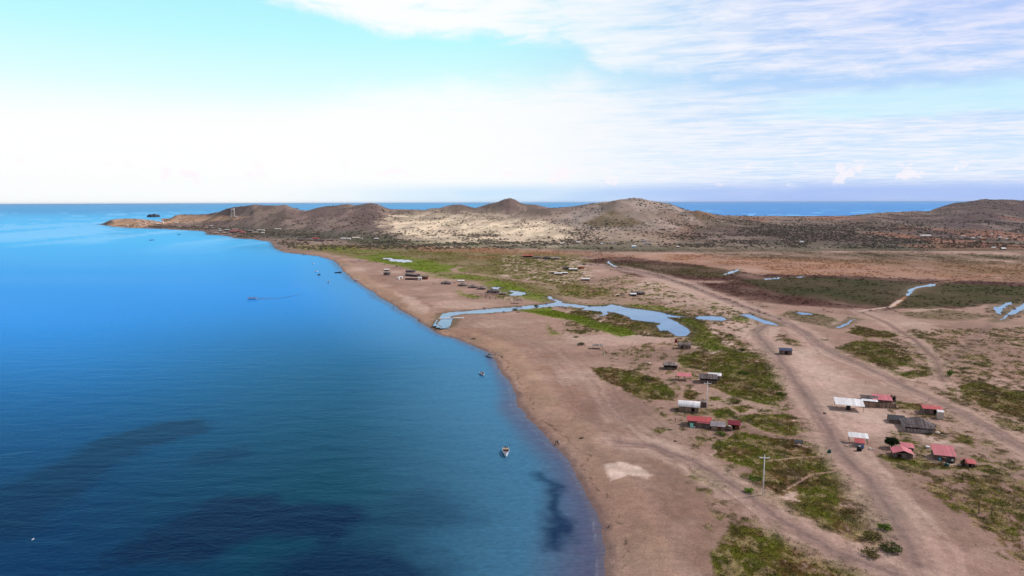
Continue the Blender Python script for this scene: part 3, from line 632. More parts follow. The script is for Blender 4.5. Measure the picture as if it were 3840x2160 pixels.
# faint wheel marks running beside the main tracks
def offset(L, o):
    L = np.asarray(L); d = np.gradient(L, axis=0); d /= np.linalg.norm(d, axis=1, keepdims=True); return [tuple(q) for q in L + np.stack([-d[:, 1], d[:, 0]], 1) * np.asarray(o)[:, None]]
rg_ = np.random.default_rng(21)
for ti in (0, 0, 0, 0, 1, 1, 1, 1, 2, 2, 2, 2, 6, 6, 7, 7, 8, 8, 7, 6):
    L = W2(TRK[ti][0]); m0 = rg_.uniform(-13, 13); L = offset(L, m0 + rg_.normal(size=len(L)) * 1.8); w_ = rg_.uniform(.35, .9); c_k = damp if rg_.random() < .6 else pale
    b = inbox(GX, GY, L, 8); d = ldist(GX[b] + (n2[b] - .5) * 2.5, GY[b] + (n2[b] - .5) * 2.5, L); sc2 = np.maximum(1, GY[b] / 300)
    mm = ((1 - ss(d, w_ * .4 * sc2, w_ * sc2 * 1.4)) * rg_.uniform(.25, .5) * np.clip(n3[b] + .2, 0, 1) * (1 - np.minimum(1, veg[b])))[:, None]
    colr[b] = colr[b] * (1 - mm) + np.array(c_k) * mm
# hills (areas given where they lie on the slopes)
hb = GY > 1000
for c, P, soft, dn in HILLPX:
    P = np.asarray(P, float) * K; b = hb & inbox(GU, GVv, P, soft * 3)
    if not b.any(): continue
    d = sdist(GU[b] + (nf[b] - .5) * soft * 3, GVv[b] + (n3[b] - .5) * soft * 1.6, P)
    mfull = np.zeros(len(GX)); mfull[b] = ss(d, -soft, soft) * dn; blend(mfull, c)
speck = ss(fbm(GX, GY * .4, 30, 0, 4), .52, .66) * scrubz; blend(speck * .35, (.11, .09, .07))
spk2 = ss(fbm(GX, GY * .35, 70, 3, 5), .50, .64) * scrubz; blend(spk2 * .40, (.11, .09, .06))
spk3 = ss(fbm(GX, GY * .3, 45, 6, 5), .54, .66) * scrubz; blend(spk3 * .28, (.42, .32, .26))
red = ss(fbm(GX, GY * .3, 110, 5, 3), .55, .68) * scrubz * ss(GX / GY, .1, .5); blend(red * .5, (.36, .15, .09))
# wet edge of the beach and banks of the pools
wet = (1 - ss(cd + (n1 - .5) * 3, .6, 3.4)) * (cd > -3); blend(wet * .72, (.12, .082, .078)); wrack = (1 - ss(np.abs(cd - 4.5 + (n2 - .5) * 7), .12, .5)) * ss(n0, .48, .60) * (GY < 600); blend(wrack * .6, (.06, .04, .03)); blend(np.clip(ss(n0 * .6 + n1 * .4, .60, .70) * ss(cd, 6, 20) * (GY < 420), 0, 1) * .30, damp)
for nm, P in WATERP:
    b = inbox(GX, GY, P, 14)
    if b.any():
        d = sdist(GX[b], GY[b], P); m_ = np.zeros(len(GX)); m_[b] = ss(d + (n1[b] - .5) * 6, -7, -1) * .72; blend(m_, (.115, .092, .052)); veg[b] *= 1 - ss(d, -1, 0)
blend(ss(-cd, 0, 6) * .6, (.20, .17, .16))
cen = GF[:, 0]
keep = (GH[GF].max(1) > -.5) & (np.abs(cd[cen]) < 4000)
fr_road = road[GF].mean(1) > .5; fy = GY[cen]; fcd = cd[cen]
isb = (fcd < 26) & (fy < 1700) & ~fr_road
hillm = (scrubz[cen] > .5) & ~isb & ~fr_road
C_ = colr
def kindof(o, k='structure'): o['kind'] = k; return o
for nm, sel in [('dirt_road', fr_road), ('beach', isb), ('hills', hillm), ('ground', ~fr_road & ~isb & ~hillm)]:
    V_, F_, c_ = sub(GV, GF, sel & keep, C_)
    kindof(mesh_np(nm, V_, F_, M_TER, c_))

# ------------------------------------------------------------------ sea
yw = [40.0]
while yw[-1] < 62000: yw.append(yw[-1] * 1.0 + max(.8, yw[-1] ** 2 / 51200 * 1.1))
yw = np.array(yw); sw = np.linspace(-1.15, 1.0, 760)
SX = (sw[None, :] * yw[:, None]).ravel(); SY = np.repeat(yw, len(sw))
scd = np.where(SY < 6000, coast_d(SX, SY), -6000)
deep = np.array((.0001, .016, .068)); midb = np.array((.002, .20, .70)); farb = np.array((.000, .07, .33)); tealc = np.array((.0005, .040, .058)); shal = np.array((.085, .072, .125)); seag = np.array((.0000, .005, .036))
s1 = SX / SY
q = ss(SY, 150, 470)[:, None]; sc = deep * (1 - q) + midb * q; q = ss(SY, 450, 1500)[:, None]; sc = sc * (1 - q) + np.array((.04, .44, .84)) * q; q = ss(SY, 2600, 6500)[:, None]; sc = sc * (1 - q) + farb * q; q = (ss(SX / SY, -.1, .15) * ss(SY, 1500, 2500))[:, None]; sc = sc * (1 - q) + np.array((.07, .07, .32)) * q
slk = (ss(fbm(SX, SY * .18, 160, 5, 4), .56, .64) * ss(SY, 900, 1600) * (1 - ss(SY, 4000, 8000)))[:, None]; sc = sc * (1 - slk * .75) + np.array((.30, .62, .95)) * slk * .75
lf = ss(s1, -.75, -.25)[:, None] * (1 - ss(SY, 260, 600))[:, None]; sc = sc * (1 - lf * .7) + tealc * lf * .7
nw = fbm(SX, SY, 60, 2, 4)
e1 = ss(scd, -70, -8) * (1 - ss(SY, 500, 1100) * .6); sc = sc * (1 - e1[:, None] * .5) + np.array((.09, .25, .42)) * e1[:, None] * .5
wsh = np.interp(SY, [120, 200, 300, 600], [16, 9, 5, 6]); e2 = ss(scd + (nw - .5) * 6, -wsh * 1.4, -wsh * .2)[:, None] * .85; sc = sc * (1 - e2) + shal * e2
for P, st, soft in [([(-60, 1250), (0, 1238), (150, 1165), (270, 1110), (400, 1072), (500, 1062), (490, 1085), (350, 1122), (230, 1180), (180, 1240), (90, 1300), (0, 1350), (-60, 1370)], .92, 5),
              ([(330, 1385), (420, 1320), (540, 1275), (640, 1262), (760, 1280), (860, 1290), (910, 1310), (860, 1340), (760, 1330), (600, 1360), (450, 1395), (340, 1402)], .95, 3),
              ([(690, 1560), (740, 1420), (850, 1370), (980, 1385), (1060, 1449), (1080, 1560)], .75, 7),
              ([(1348, 1192), (1370, 1195), (1388, 1240), (1402, 1300), (1419, 1350), (1405, 1372), (1385, 1350), (1368, 1300), (1352, 1240)], .82, 2.3),
              ([(850, 1300), (960, 1290), (1020, 1260), (1100, 1240), (1180, 1300), (1060, 1330), (900, 1330)], .40, 8),
              ([(525, 1150), (600, 1128), (610, 1138), (540, 1160)], .5, 3)]:
    L = W2(P, 0); b = inbox(SX, SY, L, soft * 4 + 10)
    w1 = (fbm(SX[b], SY[b], 14, 1, 4) - .5) * 14; w2 = (fbm(SX[b], SY[b], 12, 5, 4) - .5) * 10
    m_ = (np.clip(ss(sdist(SX[b] + w1, SY[b] + w2, L) + (3.0 if soft > 2.5 else .5), -soft, soft) * (.75 + nw[b] * .7), 0, 1) * min(1, st * 1.06))[:, None]; sc[b] = sc[b] * (1 - m_) + seag * m_
sandy = (ss(scd, -3.2, .3) * .6 * (1 - ss(SY, 500, 900)))[:, None]; sc = sc * (1 - sandy) + np.array((.15, .11, .115)) * sandy
foam = ss(fbm(SX, SY, 4, 3, 3), .50, .62) * (1 - ss(np.abs(scd + 1.6 + 4 * (nw - .5)), .02, .32)) * .10
sc = sc * (1 - foam[:, None]) + np.array((.7, .7, .75)) * foam[:, None]
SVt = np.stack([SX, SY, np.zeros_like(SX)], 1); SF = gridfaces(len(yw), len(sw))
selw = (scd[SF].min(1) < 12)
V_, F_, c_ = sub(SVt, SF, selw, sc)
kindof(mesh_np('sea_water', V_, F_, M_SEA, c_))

# pools: flat sheets just below the brim of their hollows
for nm, P in WATERP:
    P = np.asarray(P); c = P.mean(0); yy = P[:, 1].mean(); z = GZ - .20
    bm = bmesh.new()
    x0, y0 = P.min(0) - 3; x1, y1 = P.max(0) + 4
    nx, ny = max(2, int((x1 - x0) / 2.5)), max(2, int((y1 - y0) / 2.5))
    gx, gy = np.meshgrid(np.linspace(x0, x1, nx), np.linspace(y0, y1, ny)); gx = gx.ravel(); gy = gy.ravel()
    dd = sdist(gx, gy, P); Fq = gridfaces(ny, nx); Fq = Fq[dd[Fq].max(1) > -1.0 * max(1, yy / 500)]
    ids = np.unique(Fq); mp = np.full(len(gx), -1); mp[ids] = np.arange(len(ids))
    kindof(mesh_np(nm, np.stack([gx[ids], gy[ids], np.full(len(ids), z)], 1), mp[Fq], M_POND))

# ------------------------------------------------------------------ ground cover: leaf clumps (near) and scrub (far)
def leaf_cloud(P, size, hgt, cols, nleaf, seed, spread=.5, flat=.35):
    """many small triangles around each point"""
    g = np.random.default_rng(seed); n = len(P)
    base = np.repeat(P, nleaf, 0); sz = np.repeat(size, nleaf); hh = np.repeat(hgt, nleaf)
    m = n * nleaf
    r_ = np.sqrt(g.random(m)) * sz * spread * 2; a = g.random(m) * 6.283
    cx = base + np.stack([r_ * np.cos(a), r_ * np.sin(a), g.random(m) * hh * np.clip(1.1 - (r_ / (sz * spread * 2 + 1e-6)) ** 2, .15, 1)], 1)
    tri = g.normal(size=(m, 3, 3)) * np.array([1, 1, .8]); tri -= tri.mean(1, keepdims=True)
    tri = tri * (sz * flat)[:, None, None]
    V = (cx[:, None, :] + tri).reshape(-1, 3)
    c = np.repeat(cols, nleaf, 0) * (0.7 + .6 * g.random((m, 1)))
    return V, np.arange(m * 3).reshape(-1, 3), np.repeat(c, 3, 0)
cell = np.zeros((NR, NC)); Hn = GH.reshape(NR, NC)
def scatter(n, ylo, yhi, dens_arr, seed, slo=-.3, shi=.95):
    g = np.random.default_rng(seed)
    r0, r1 = np.searchsorted(ys, ylo), np.searchsorted(ys, yhi) - 1
    # area of each grid cell
    dy = np.diff(ys)[r0:r1]; area = (dy * ys[r0:r1] * (sx[1] - sx[0]))[:, None]
    D = dens_arr.reshape(NR, NC)[r0:r1, :-1] * area; D = D * ((sx[None, :-1] > slo) & (sx[None, :-1] < shi))
    p = D.ravel(); tot = p.sum(); p = p / tot
    k = g.choice(len(p), n, p=p); rr, cc_ = k // (NC - 1) + r0, k % (NC - 1)
    fy_, fx_ = g.random(n), g.random(n)
    y = ys[rr] * (1 - fy_) + ys[rr + 1] * fy_; s = sx[cc_] * (1 - fx_) + sx[cc_ + 1] * fx_
    z = (Hn[rr, cc_] * (1 - fy_) + Hn[rr + 1, cc_] * fy_)
    idx = rr * NC + cc_
    return np.stack([s * y, y, z], 1), idx, tot
P, idx, tot = scatter(85000, 100, 460, veg ** 1.5, 1)
size = .30 + .30 * rng.random(len(P)); hg = .12 + .5 * vgreen[idx] * n1[idx] + .25 * rng.random(len(P)) * (n1[idx] > .5)
cl = colr[idx] * .85
V_, F_, c_ = leaf_cloud(P, size, hg, cl, 7, 3, .55, .20)
o = mesh_np('ground_cover', V_, F_, M_VEG, c_, smooth=False); kindof(o, 'stuff'); o['label'] = 'low creeping green and reddish ground cover between the dirt tracks'; o['category'] = 'ground cover'
# scrub on the slopes: rough little domes
def domes(P, rad, hgt, cols, seed):
    g = np.random.default_rng(seed); n = len(P)
    a = np.arange(6) * math.pi / 3
    ring0 = np.stack([np.cos(a), np.sin(a), np.zeros(6)], 1); ring1 = np.stack([.75 * np.cos(a + .5), .75 * np.sin(a + .5), np.full(6, .62)], 1); top = np.array([[0, 0, 1.0]])
    T = np.concatenate([ring0, ring1, top]); f = []
    for i in range(6):
        j = (i + 1) % 6; f += [(i, j, 6 + i), (j, 6 + j, 6 + i), (6 + i, 6 + j, 12)]
    V = T[None] * (1 + .3 * g.normal(size=(n, 13, 3)).clip(-1.5, 1.5)) * np.stack([rad, rad, hgt], 1)[:, None, :]
    V[:, :6, 2] -= .3
    V = V + P[:, None, :]
    c = np.repeat(cols, 13, 0) * (.75 + .5 * g.random((n * 13, 1)))
    return V.reshape(-1, 3), (np.array(f)[None] + 13 * np.arange(n)[:, None, None]).reshape(-1, 3), c
hd = scrubz * (.15 + 1.6 * ss(fbm(GX, GY, 90, 1, 4), .40, .66)) * (GH > 1.0) * (.35 + ss(GVv, 800, 900)) * (1 - .7 * ss(colr.mean(1), .28, .45))
P, idx, tot = scatter(46000, 1050, 3300, hd, 5, -.62, .95)
rad = (.9 + 2.2 * rng.random(len(P)) ** 2.5); hg = rad * (.5 + .4 * rng.random(len(P)))
gk = rng.random((len(P), 1)); cl = np.array((.060, .068, .040)) * gk + np.array((.120, .092, .075)) * (1 - gk); cl = cl * .6 + colr[idx] * .4 * .6
V_, F_, c_ = domes(P, rad, hg, cl, 6)
o = mesh_np('scrub', V_, F_, M_VEG, c_, smooth=False); kindof(o, 'stuff'); o['label'] = 'dry thorny scrub dotted over the hills and foothill plain'; o['category'] = 'scrub'
# thin tussocks over the open flats
td = (1 - scrubz) * (cd > 45) * ss(n2 * .5 + nf * .5, .42, .58) * (colr[:, 1] < .19) * (GH > 1.2)
P, idx, tot = scatter(16000, 420, 1150, td, 8, -.3, .95)
rad = .5 + .9 * rng.random(len(P)); V_, F_, c_ = domes(P, rad, rad * .4, colr[idx] * .85, 9)
o = mesh_np('tussock_grass', V_, F_, M_VEG, c_, smooth=False); kindof(o, 'stuff'); o['label'] = 'low tussocks over the marshy flats behind the beach'; o['category'] = 'grass'

# ================================================================== things
def link(o): COL.objects.link(o); return o
def thing(name, label, cat, loc, rz=0.0, group=None):
    o = link(bpy.data.objects.new(name, None)); o.location = loc; o.rotation_euler = (0, 0, rz); o.empty_display_size = .5
    o['label'] = label; o['category'] = cat
    if group: o['group'] = group
    return o
def bobj(name, bm, m, parent=None, smooth=False):
    me = bpy.data.meshes.new(name); bm.normal_update(); bm.to_mesh(me); bm.free(); me.materials.append(m)
    if smooth: me.polygons.foreach_set('use_smooth', [True] * len(me.polygons))
    o = link(bpy.data.objects.new(name, me))
    if parent: o.parent = parent
    return o
def box(bm, x0, x1, y0, y1, z0, z1, mtx=None):
    vs = [bm.verts.new((x, y, z)) for x in (x0, x1) for y in (y0, y1) for z in (z0, z1)]
    for f in ((0, 1, 3, 2), (4, 6, 7, 5), (0, 4, 5, 1), (2, 3, 7, 6), (0, 2, 6, 4), (1, 5, 7, 3)): bm.faces.new([vs[i] for i in f])
    if mtx is not None: bmesh.ops.transform(bm, matrix=mtx, verts=vs)
    return vs
def slab(bm, pts, th):
    """4 corner points (top surface) given a thickness downwards"""
    a = [bm.verts.new(p) for p in pts]; b = [bm.verts.new((p[0], p[1], p[2] - th)) for p in pts]
    n = len(a); bm.faces.new(a); bm.faces.new(b[::-1])
    for i in range(n): bm.faces.new((a[i], b[i], b[(i + 1) % n], a[(i + 1) % n]))
def tube(bm, p, q, r0, r1=None, n=6):
    p, q = Vector(p), Vector(q); r1 = r0 if r1 is None else r1
    d = (q - p).normalized(); a = d.orthogonal().normalized(); b = d.cross(a)
    A = [bm.verts.new(p + (a * math.cos(t) + b * math.sin(t)) * r0) for t in [i * 2 * math.pi / n for i in range(n)]]
    B = [bm.verts.new(q + (a * math.cos(t) + b * math.sin(t)) * r1) for t in [i * 2 * math.pi / n for i in range(n)]]
    for i in range(n): j = (i + 1) % n; bm.faces.new((A[i], A[j], B[j], B[i]))
    bm.faces.new(A[::-1]); bm.faces.new(B)
def jitter(bm, k, seed=1):
    r_ = random.Random(seed)
    for v in bm.verts: v.co += Vector((r_.uniform(-k, k), r_.uniform(-k, k), r_.uniform(-k, k)))
# colours
WHT = mat('white_sheet', (.78, .76, .78), .45, .10, .8, 1.1, dirt=(.66, .61, .60))
RED = mat('red_sheet', (.50, .085, .095), .6, .10, .7, 2.2, dirt=(.36, .10, .08))
PINK = mat('faded_red_sheet', (.58, .155, .185), .6, .10, .7, 2.2, dirt=(.40, .17, .18))
DRED = mat('dark_red_sheet', (.22, .016, .035), .6, .15, .7, 2.2)
GREY = mat('weathered_sheet', (.30, .26, .28), .6, .25, 1.2, 1.6, dirt=(.40, .34, .36))
THATCH = mat('grey_thatch', (.150, .118, .120), .95, .38, 1.6, 3.0)
THATCHL = mat('pale_thatch', (.26, .205, .19), .95, .35, 1.4, 3.0)
WOOD = mat('grey_boards', (.21, .15, .125), .9, .25, 1.2, 2.6)
WOODL = mat('pale_boards', (.34, .235, .175), .9, .22, 1.2, 2.4)
WOODW = mat('whitish_boards', (.42, .35, .33), .9, .2, 1.2, 2.6)
RUST = mat('rusty_boards', (.26, .085, .035), .85, .3, 1.2, 2.4)
PLAST = mat('pale_render', (.62, .52, .45), .85, .12, .8)
WHITEW = mat('white_render', (.80, .76, .72), .8, .08, .8)
OCH = mat('ochre_render', (.55, .33, .12), .85, .15, 1.0)
BRICK = mat('orange_brick', (.52, .17, .09), .9, .15, 1.0)
BLUEW = mat('pale_blue_render', (.40, .62, .72), .8, .1, .8)
DARK = mat('black_plastic', (.012, .013, .014), .5, .1, 1)
DKG = mat('dark_green_plastic', (.006, .075, .065), .5, .15, 1)
BLUE = mat('blue_plastic', (.015, .09, .28), .45, .1, 1)
NAVY = mat('navy_sheet', (.035, .045, .10), .6, .3, 1.5, 2)
AQUA = mat('aqua_panel', (.25, .75, .62), .5, .08, 1)
STICK = mat('grey_poles', (.16, .115, .095), .9, .3, 2)
BLEACH = mat('bleached_wood', (.52, .40, .31), .9, .2, 2)
CONC = mat('pale_concrete', (.85, .82, .84), .8, .08, 1)
BARK = mat('bark', (.08, .055, .04), .95, .3, 3)
HULLW = mat('white_hull', (.80, .79, .82), .35, .05, 1)
HULLD = mat('dark_hull_inside', (.05, .035, .035), .7, .2, 2)
HULLB = mat('blue_hull_inside', (.012, .03, .13), .5, .1, 2)
DECK = mat('mauve_deck', (.15, .10, .13), .6, .15, 2)
TANB = mat('tan_bench', (.55, .42, .28), .7, .15, 2)
ROCK = mat('dark_rock', (.045, .045, .06), .95, .4, .05)
TYRE = mat('grey_drift', (.10, .08, .07), .95, .4, 3)

YAW = -19
def wallshell(bm, w, d, h, door=None, t=.12, low=None, openfront=0):
    x, y = w / 2, d / 2
    box(bm, -x, x, y - t, y, 0, h); box(bm, -x, -x + t, -y + t, y - t, 0, h); box(bm, x - t, x, -y + t, y - t, 0, h)
    if openfront == 0 and door:
        dx, dw, dh = door
        box(bm, -x, dx - dw / 2, -y, -y + t, 0, h); box(bm, dx + dw / 2, x, -y, -y + t, 0, h); box(bm, dx - dw / 2, dx + dw / 2, -y, -y + t, dh, h)
    elif openfront: box(bm, -x, x, -y, -y + t, 0, h * openfront)
    else: box(bm, -x, x, -y, -y + t, 0, h)
def roofmesh(kind, w, d, h, rise, ov=.35, th=.09, seed=0):
    bm = bmesh.new(); x, y = w / 2 + ov, d / 2 + ov; e = h - rise * ov / (d / 2 + .01) * .5
    if kind == 'gable':
        n = max(2, int(w / 1.2))
        for i in range(n):
            a, b = -x + 2 * x * i / n, -x + 2 * x * (i + 1) / n
            slab(bm, [(a, -y, e), (b, -y, e), (b, 0, h + rise), (a, 0, h + rise)], th); slab(bm, [(a, 0, h + rise), (b, 0, h + rise), (b, y, e), (a, y, e)], th)
    elif kind == 'cross':        # ridge running front to back
        slab(bm, [(-x, -y, e), (0, -y, h + rise), (0, y, h + rise), (-x, y, e)], th); slab(bm, [(0, -y, h + rise), (x, -y, e), (x, y, e), (0, y, h + rise)], th)
    elif kind == 'hip':
        r = max(.3, w / 2 - d / 2 * .9); P = [(-x, -y, e), (x, -y, e), (x, y, e), (-x, y, e)]; A, B = (-r, 0, h + rise), (r, 0, h + rise)
        for q in ([P[0], P[1], B, A], [P[2], P[3], A, B], [P[1], P[2], B], [P[3], P[0], A]): slab(bm, q, th)
    elif kind == 'shed':
        slab(bm, [(-x, -y, h + .02), (x, -y, h + .02), (x, y, h + rise + .02), (-x, y, h + rise + .02)], th)
    elif kind == 'barrel':
        n = 8
        for i in range(n):
            a, b = math.pi * (.12 + .76 * i / n), math.pi * (.12 + .76 * (i + 1) / n)
            f = lambda t: (-math.cos(t) / math.cos(math.pi * .12) * y, h - .05 + rise * (math.sin(t) - math.sin(math.pi * .12)) / (1 - math.sin(math.pi * .12)))
            (ya, za), (yb, zb) = f(a), f(b)
            slab(bm, [(-x, ya, za), (x, ya, za), (x, yb, zb), (-x, yb, zb)], th)
    bmesh.ops.remove_doubles(bm, verts=bm.verts, dist=.001)
    return bm
def thatchify(bm, k, seed):
    bmesh.ops.subdivide_edges(bm, edges=bm.edges[:], cuts=2, use_grid_fill=True); jitter(bm, k, seed)
SEED = [0]
def hut(name, label, u, v, wpx, hpx, d, roof, rmat, wmat, rise=.9, yaw=YAW, door=True, cat='hut', group=None, openfront=0, ov=.35, leaf=None, dz=0):
    SEED[0] += 1; sd = SEED[0]
    p = ground(u, v); k = pxm(p); w = wpx / k / max(.5, math.cos(R(yaw) + math.atan2(p.x, p.y) * .3)); h = hpx / k
    rz = R(yaw); ctr = p + Vector((-math.sin(rz), math.cos(rz), 0)) * (d / 2); ctr.z = p.z - .03 + dz
    t = thing(name, label, cat, ctr, rz, group)
    th = 'thatch' in rmat.name
    dr = (w * .5 * random.Random(sd).uniform(-.5, .5), min(1.0, w * .25), h * .82) if door and w > 2 else None
    if roof not in ('canopy',):
        bm = bmesh.new(); wallshell(bm, w, d, h, dr, openfront=openfront); bobj('wall', bm, wmat, t)
        if dr and leaf is not None and openfront == 0:
            bm = bmesh.new(); box(bm, dr[0] - dr[1] / 2 + .02, dr[0] + dr[1] / 2 - .02, -d / 2 + .04, -d / 2 + .09, 0, dr[2] - .02); bobj('door', bm, leaf, t)
        if roof in ('gable', 'barrel'):       # gable ends
            for sx_ in (-1, 1):
                bm = bmesh.new(); xs = sx_ * (w / 2 - .06)
                pr = [(-d / 2 + .05, h - .02), (d / 2 - .05, h - .02), (0, h + rise * .9)] if roof == 'gable' else [(-d / 2 + .05, h - .02), (d / 2 - .05, h - .02), (d * .3, h + rise * .62), (0, h + rise * .84), (-d * .3, h + rise * .62)]
                a = [bm.verts.new((xs - .05, y_, z_)) for y_, z_ in pr]; b = [bm.verts.new((xs + .05, y_, z_)) for y_, z_ in pr]
                bm.faces.new(a); bm.faces.new(b[::-1]); n = len(a)
                for i in range(n): bm.faces.new((a[i], b[i], b[(i + 1) % n], a[(i + 1) % n]))
                bobj('gable_end', bm, wmat, t)
        bm = roofmesh(roof, w, d, h, rise, ov, .18 if th else .07, sd)
    else:
        for sx_ in (-1, 0, 1) if w > 5 else (-1, 1):
            for sy in (-1, 1):
                bm = bmesh.new(); tube(bm, (sx_ * (w / 2 - .15), sy * (d / 2 - .15), -.2), (sx_ * (w / 2 - .15), sy * (d / 2 - .15), h + (rise if sy > 0 else 0) - .02), .07, .06)
                bobj('post', bm, wmat, t)
        bm = roofmesh('shed', w, d, h, rise, ov, .18 if th else .07, sd)
    if th: thatchify(bm, .09, sd)
    bobj('roof', bm, rmat, t)
    t['dims'] = (w, d, h)
    return t
def cyl(name, label, cat, u, v, r, h, m, lid=None, group=None, n=16):
    p = ground(u, v); t = thing(name, label, cat, p, 0, group)
    bm = bmesh.new(); tube(bm, (0, 0, 0), (0, 0, h * .9), r, r, n); tube(bm, (0, 0, h * .9), (0, 0, h), r * .99, r * .6, n); bobj('body', bm, m, t, True)
    bm = bmesh.new(); tube(bm, (0, 0, h), (0, 0, h + .08 * h), r * .38, r * .34, 12); bobj('lid', bm, lid or m, t)
    return t

# ---------------------------------------------------------------- right-hand hamlet
t = hut('canopy_shelter', 'wide open canopy with white sheet roof on thin posts, black tank beneath it', 3187, 1541, 92, 22, 6.2, 'canopy', WHT, STICK, .8, cat='shelter', ov=.3)
cyl('water_tank', 'black water tank with grey lid standing under the wide white canopy', 'water tank', 3181, 1536, .75, 1.35, DARK, GREY)
hut('thatched_hut', 'low dark thatched hut tucked between white canopy and red roofed shed', 3262, 1510, 48, 12, 5, 'gable', THATCH, WOOD, 1.0)
hut('lean_to', 'narrow lean-to with white strip roof beside the wide white canopy', 3262, 1517, 46, 14, 1.3, 'shed', WHT, WOOD, .2, door=False, cat='lean-to')
hut('shed', 'shed with faded red sheet roof behind the long paling fence', 3310, 1513, 58, 14, 4, 'shed', PINK, WOOD, .9)
def paling(name, label, u0, v0, u1, v1, h, m, seed=1, lean=0):
    a, b = ground(u0, v0), ground(u1, v1); L = (b - a).length; rz = math.atan2(b.y - a.y, b.x - a.x)
    t = thing(name, label, 'fence', (a + b) / 2, rz); r_ = random.Random(seed)
    bm = bmesh.new(); x = -L / 2
    while x < L / 2:
        w_ = r_.uniform(.10, .17); hh = h * r_.uniform(.88, 1.08); box(bm, x, x + w_ * .92, -.03 + r_.uniform(-.02, .02), .03, -.1, hh); x += w_
    bobj('paling', bm, m, t)
    bm = bmesh.new()
    for z in (.35, .8): tube(bm, (-L / 2, .07, h * z), (L / 2, .07, h * z), .035)
    bobj('rail', bm, STICK, t)
    for i in range(max(2, int(L / 3))):
        bm = bmesh.new(); px_ = -L / 2 + L * i / max(1, int(L / 3) - 1 if int(L / 3) > 1 else 1); tube(bm, (px_, .14, -.2), (px_, .14, h * 1.05), .06); bobj('post', bm, STICK, t)
    return t
paling('paling_fence', 'long fence of upright wooden palings joining the white canopy at its right', 3239, 1527, 3360, 1531, 1.75, WOODL, 3)
def bush(name, label, u, v, wpx, hpx, col, cat='bush', dark=.5, nleaf=260, group=None, stem=True, trunk=0):
    SEED[0] += 1; p = ground(u, v); k = pxm(p); r = wpx / k / 2; h = hpx / k * (1.0 if trunk or hpx > wpx else .55); g = np.random.default_rng(SEED[0])
    t = thing(name, label, cat, p, g.random() * 6, group); th = trunk
    bm = bmesh.new()
    if th: tube(bm, (0, 0, -.1), (.05, .03, th), .16, .11)
    for i in range(6):
        a = i * 1.05 + g.random(); tube(bm, (.02, .02, th * .8), (math.cos(a) * r * .6, math.sin(a) * r * .6, th + (h - th) * (.45 + .4 * g.random())), .05 if not th else .08, .02, 5)
    bobj('trunk' if th else 'stem', bm, BARK, t)
    m = nleaf; c = g.normal(size=(26, 3)); c /= np.linalg.norm(c, axis=1, keepdims=True); c *= (g.random((26, 1)) ** .35) * .95
    pk = c[g.integers(0, 26, m)] + g.normal(size=(m, 3)) * .17
    q = np.stack([pk[:, 0] * r, pk[:, 1] * r, th + (h - th) * (.52 + pk[:, 2] * .5)], 1); q[:, 2] = np.maximum(q[:, 2], .05)
    tri = g.normal(size=(m, 3, 3)); tri -= tri.mean(1, keepdims=True); V = (q[:, None] + tri * (.16 * (r * h) ** .5) * .55).reshape(-1, 3)
    cc_ = np.repeat(np.array(col)[None] * (1.4 + 1.3 * g.random((m, 1))), 3, 0)
    mesh_np('crown' if th else 'foliage', V, np.arange(m * 3).reshape(-1, 3), M_VEG, cc_, t, False)
    return t
DG = (.018, .032, .010); MG = (.06, .09, .015); OG = (.085, .075, .025)
bush('bush', 'black-green bush at the right end of the long paling fence', 3350, 1507, 20, 30, (.01, .014, .008), nleaf=500)
hut('hut', 'hut with bright dark red roof behind the white roofed privy', 3496, 1554, 58, 22, 4.5, 'gable', RED, WOOD, .5)
hut('privy', 'tall narrow privy of pale blocks under a small white roof', 3527, 1572, 20, 28, 1.5, 'shed', WHT, PLAST, .25, cat='privy', door=False, ov=.12)
hut('thatched_house', 'large house with hipped grey thatch roof, whitish board front and half-open porch', 3447, 1622, 92, 23, 7.5, 'hip', THATCH, WOODW, 2.1, cat='house', openfront=.55, ov=.55)
p = ground(3470, 1622)
t = thing('board_wall', 'whitish board wall closing the right half of the thatched house porch', 'wall', p, R(YAW)); bm = bmesh.new(); box(bm, -1.9, 2.3, -.02, .08, 0, 2.15); bobj('boards', bm, WOODW, t)
hut('shed', 'small ochre shed tucked under the right eave of the large thatched house', 3500, 1616, 14, 20, 1.6, 'shed', THATCH, OCH, .2, door=False, ov=.1)
hut('pen', 'dark roofed animal pen of grey boards left of the large thatched house', 3367, 1589, 56, 14, 4.2, 'shed', DARK, WOOD, .5, door=False, cat='pen', ov=.1, openfront=.9)
hut('canopy_shelter', 'open shelter with dirty white sheet roof behind the small red awning', 3219, 1664, 64, 24, 2.6, 'canopy', WHT, STICK, .7, cat='shelter', ov=.15)
hut('stall', 'small stall with dark red awning beside the black tank and blue barrel', 3224, 1677, 30, 17, 2.0, 'shed', RED, GREY, .7, cat='stall', door=False, ov=.15)
cyl('water_tank', 'squat black water tank in front of the dark red stall awning', 'water tank', 3222, 1690, .72, 1.35, DARK, CONC)
cyl('barrel', 'blue barrel standing between the stall and the squat black tank', 'barrel', 3234, 1683, .34, 1.0, BLUE)
cyl('bucket', 'larger white bucket right of the dark red stall', 'bucket', 3262, 1685, .34, .55, WHITEW)
cyl('bucket', 'smaller white bucket farthest right of the dark red stall', 'bucket', 3275, 1685, .22, .38, WHITEW)
bush('tree', 'round dark green tree between the white shelter and the small red hut', 3343, 1678, 48, 34, (.009, .016, .005), cat='tree', nleaf=1500, trunk=.8)
hut('hut', 'pale plank hut with a low red gable roof beside the round dark tree', 3387, 1719, 62, 20, 4, 'cross', PINK, WOOD, .9, cat='hut')
hut('shed', 'small square shed with red and navy roof behind the low red gable hut', 3404, 1690, 36, 13, 2.6, 'shed', PINK, NAVY, .5)
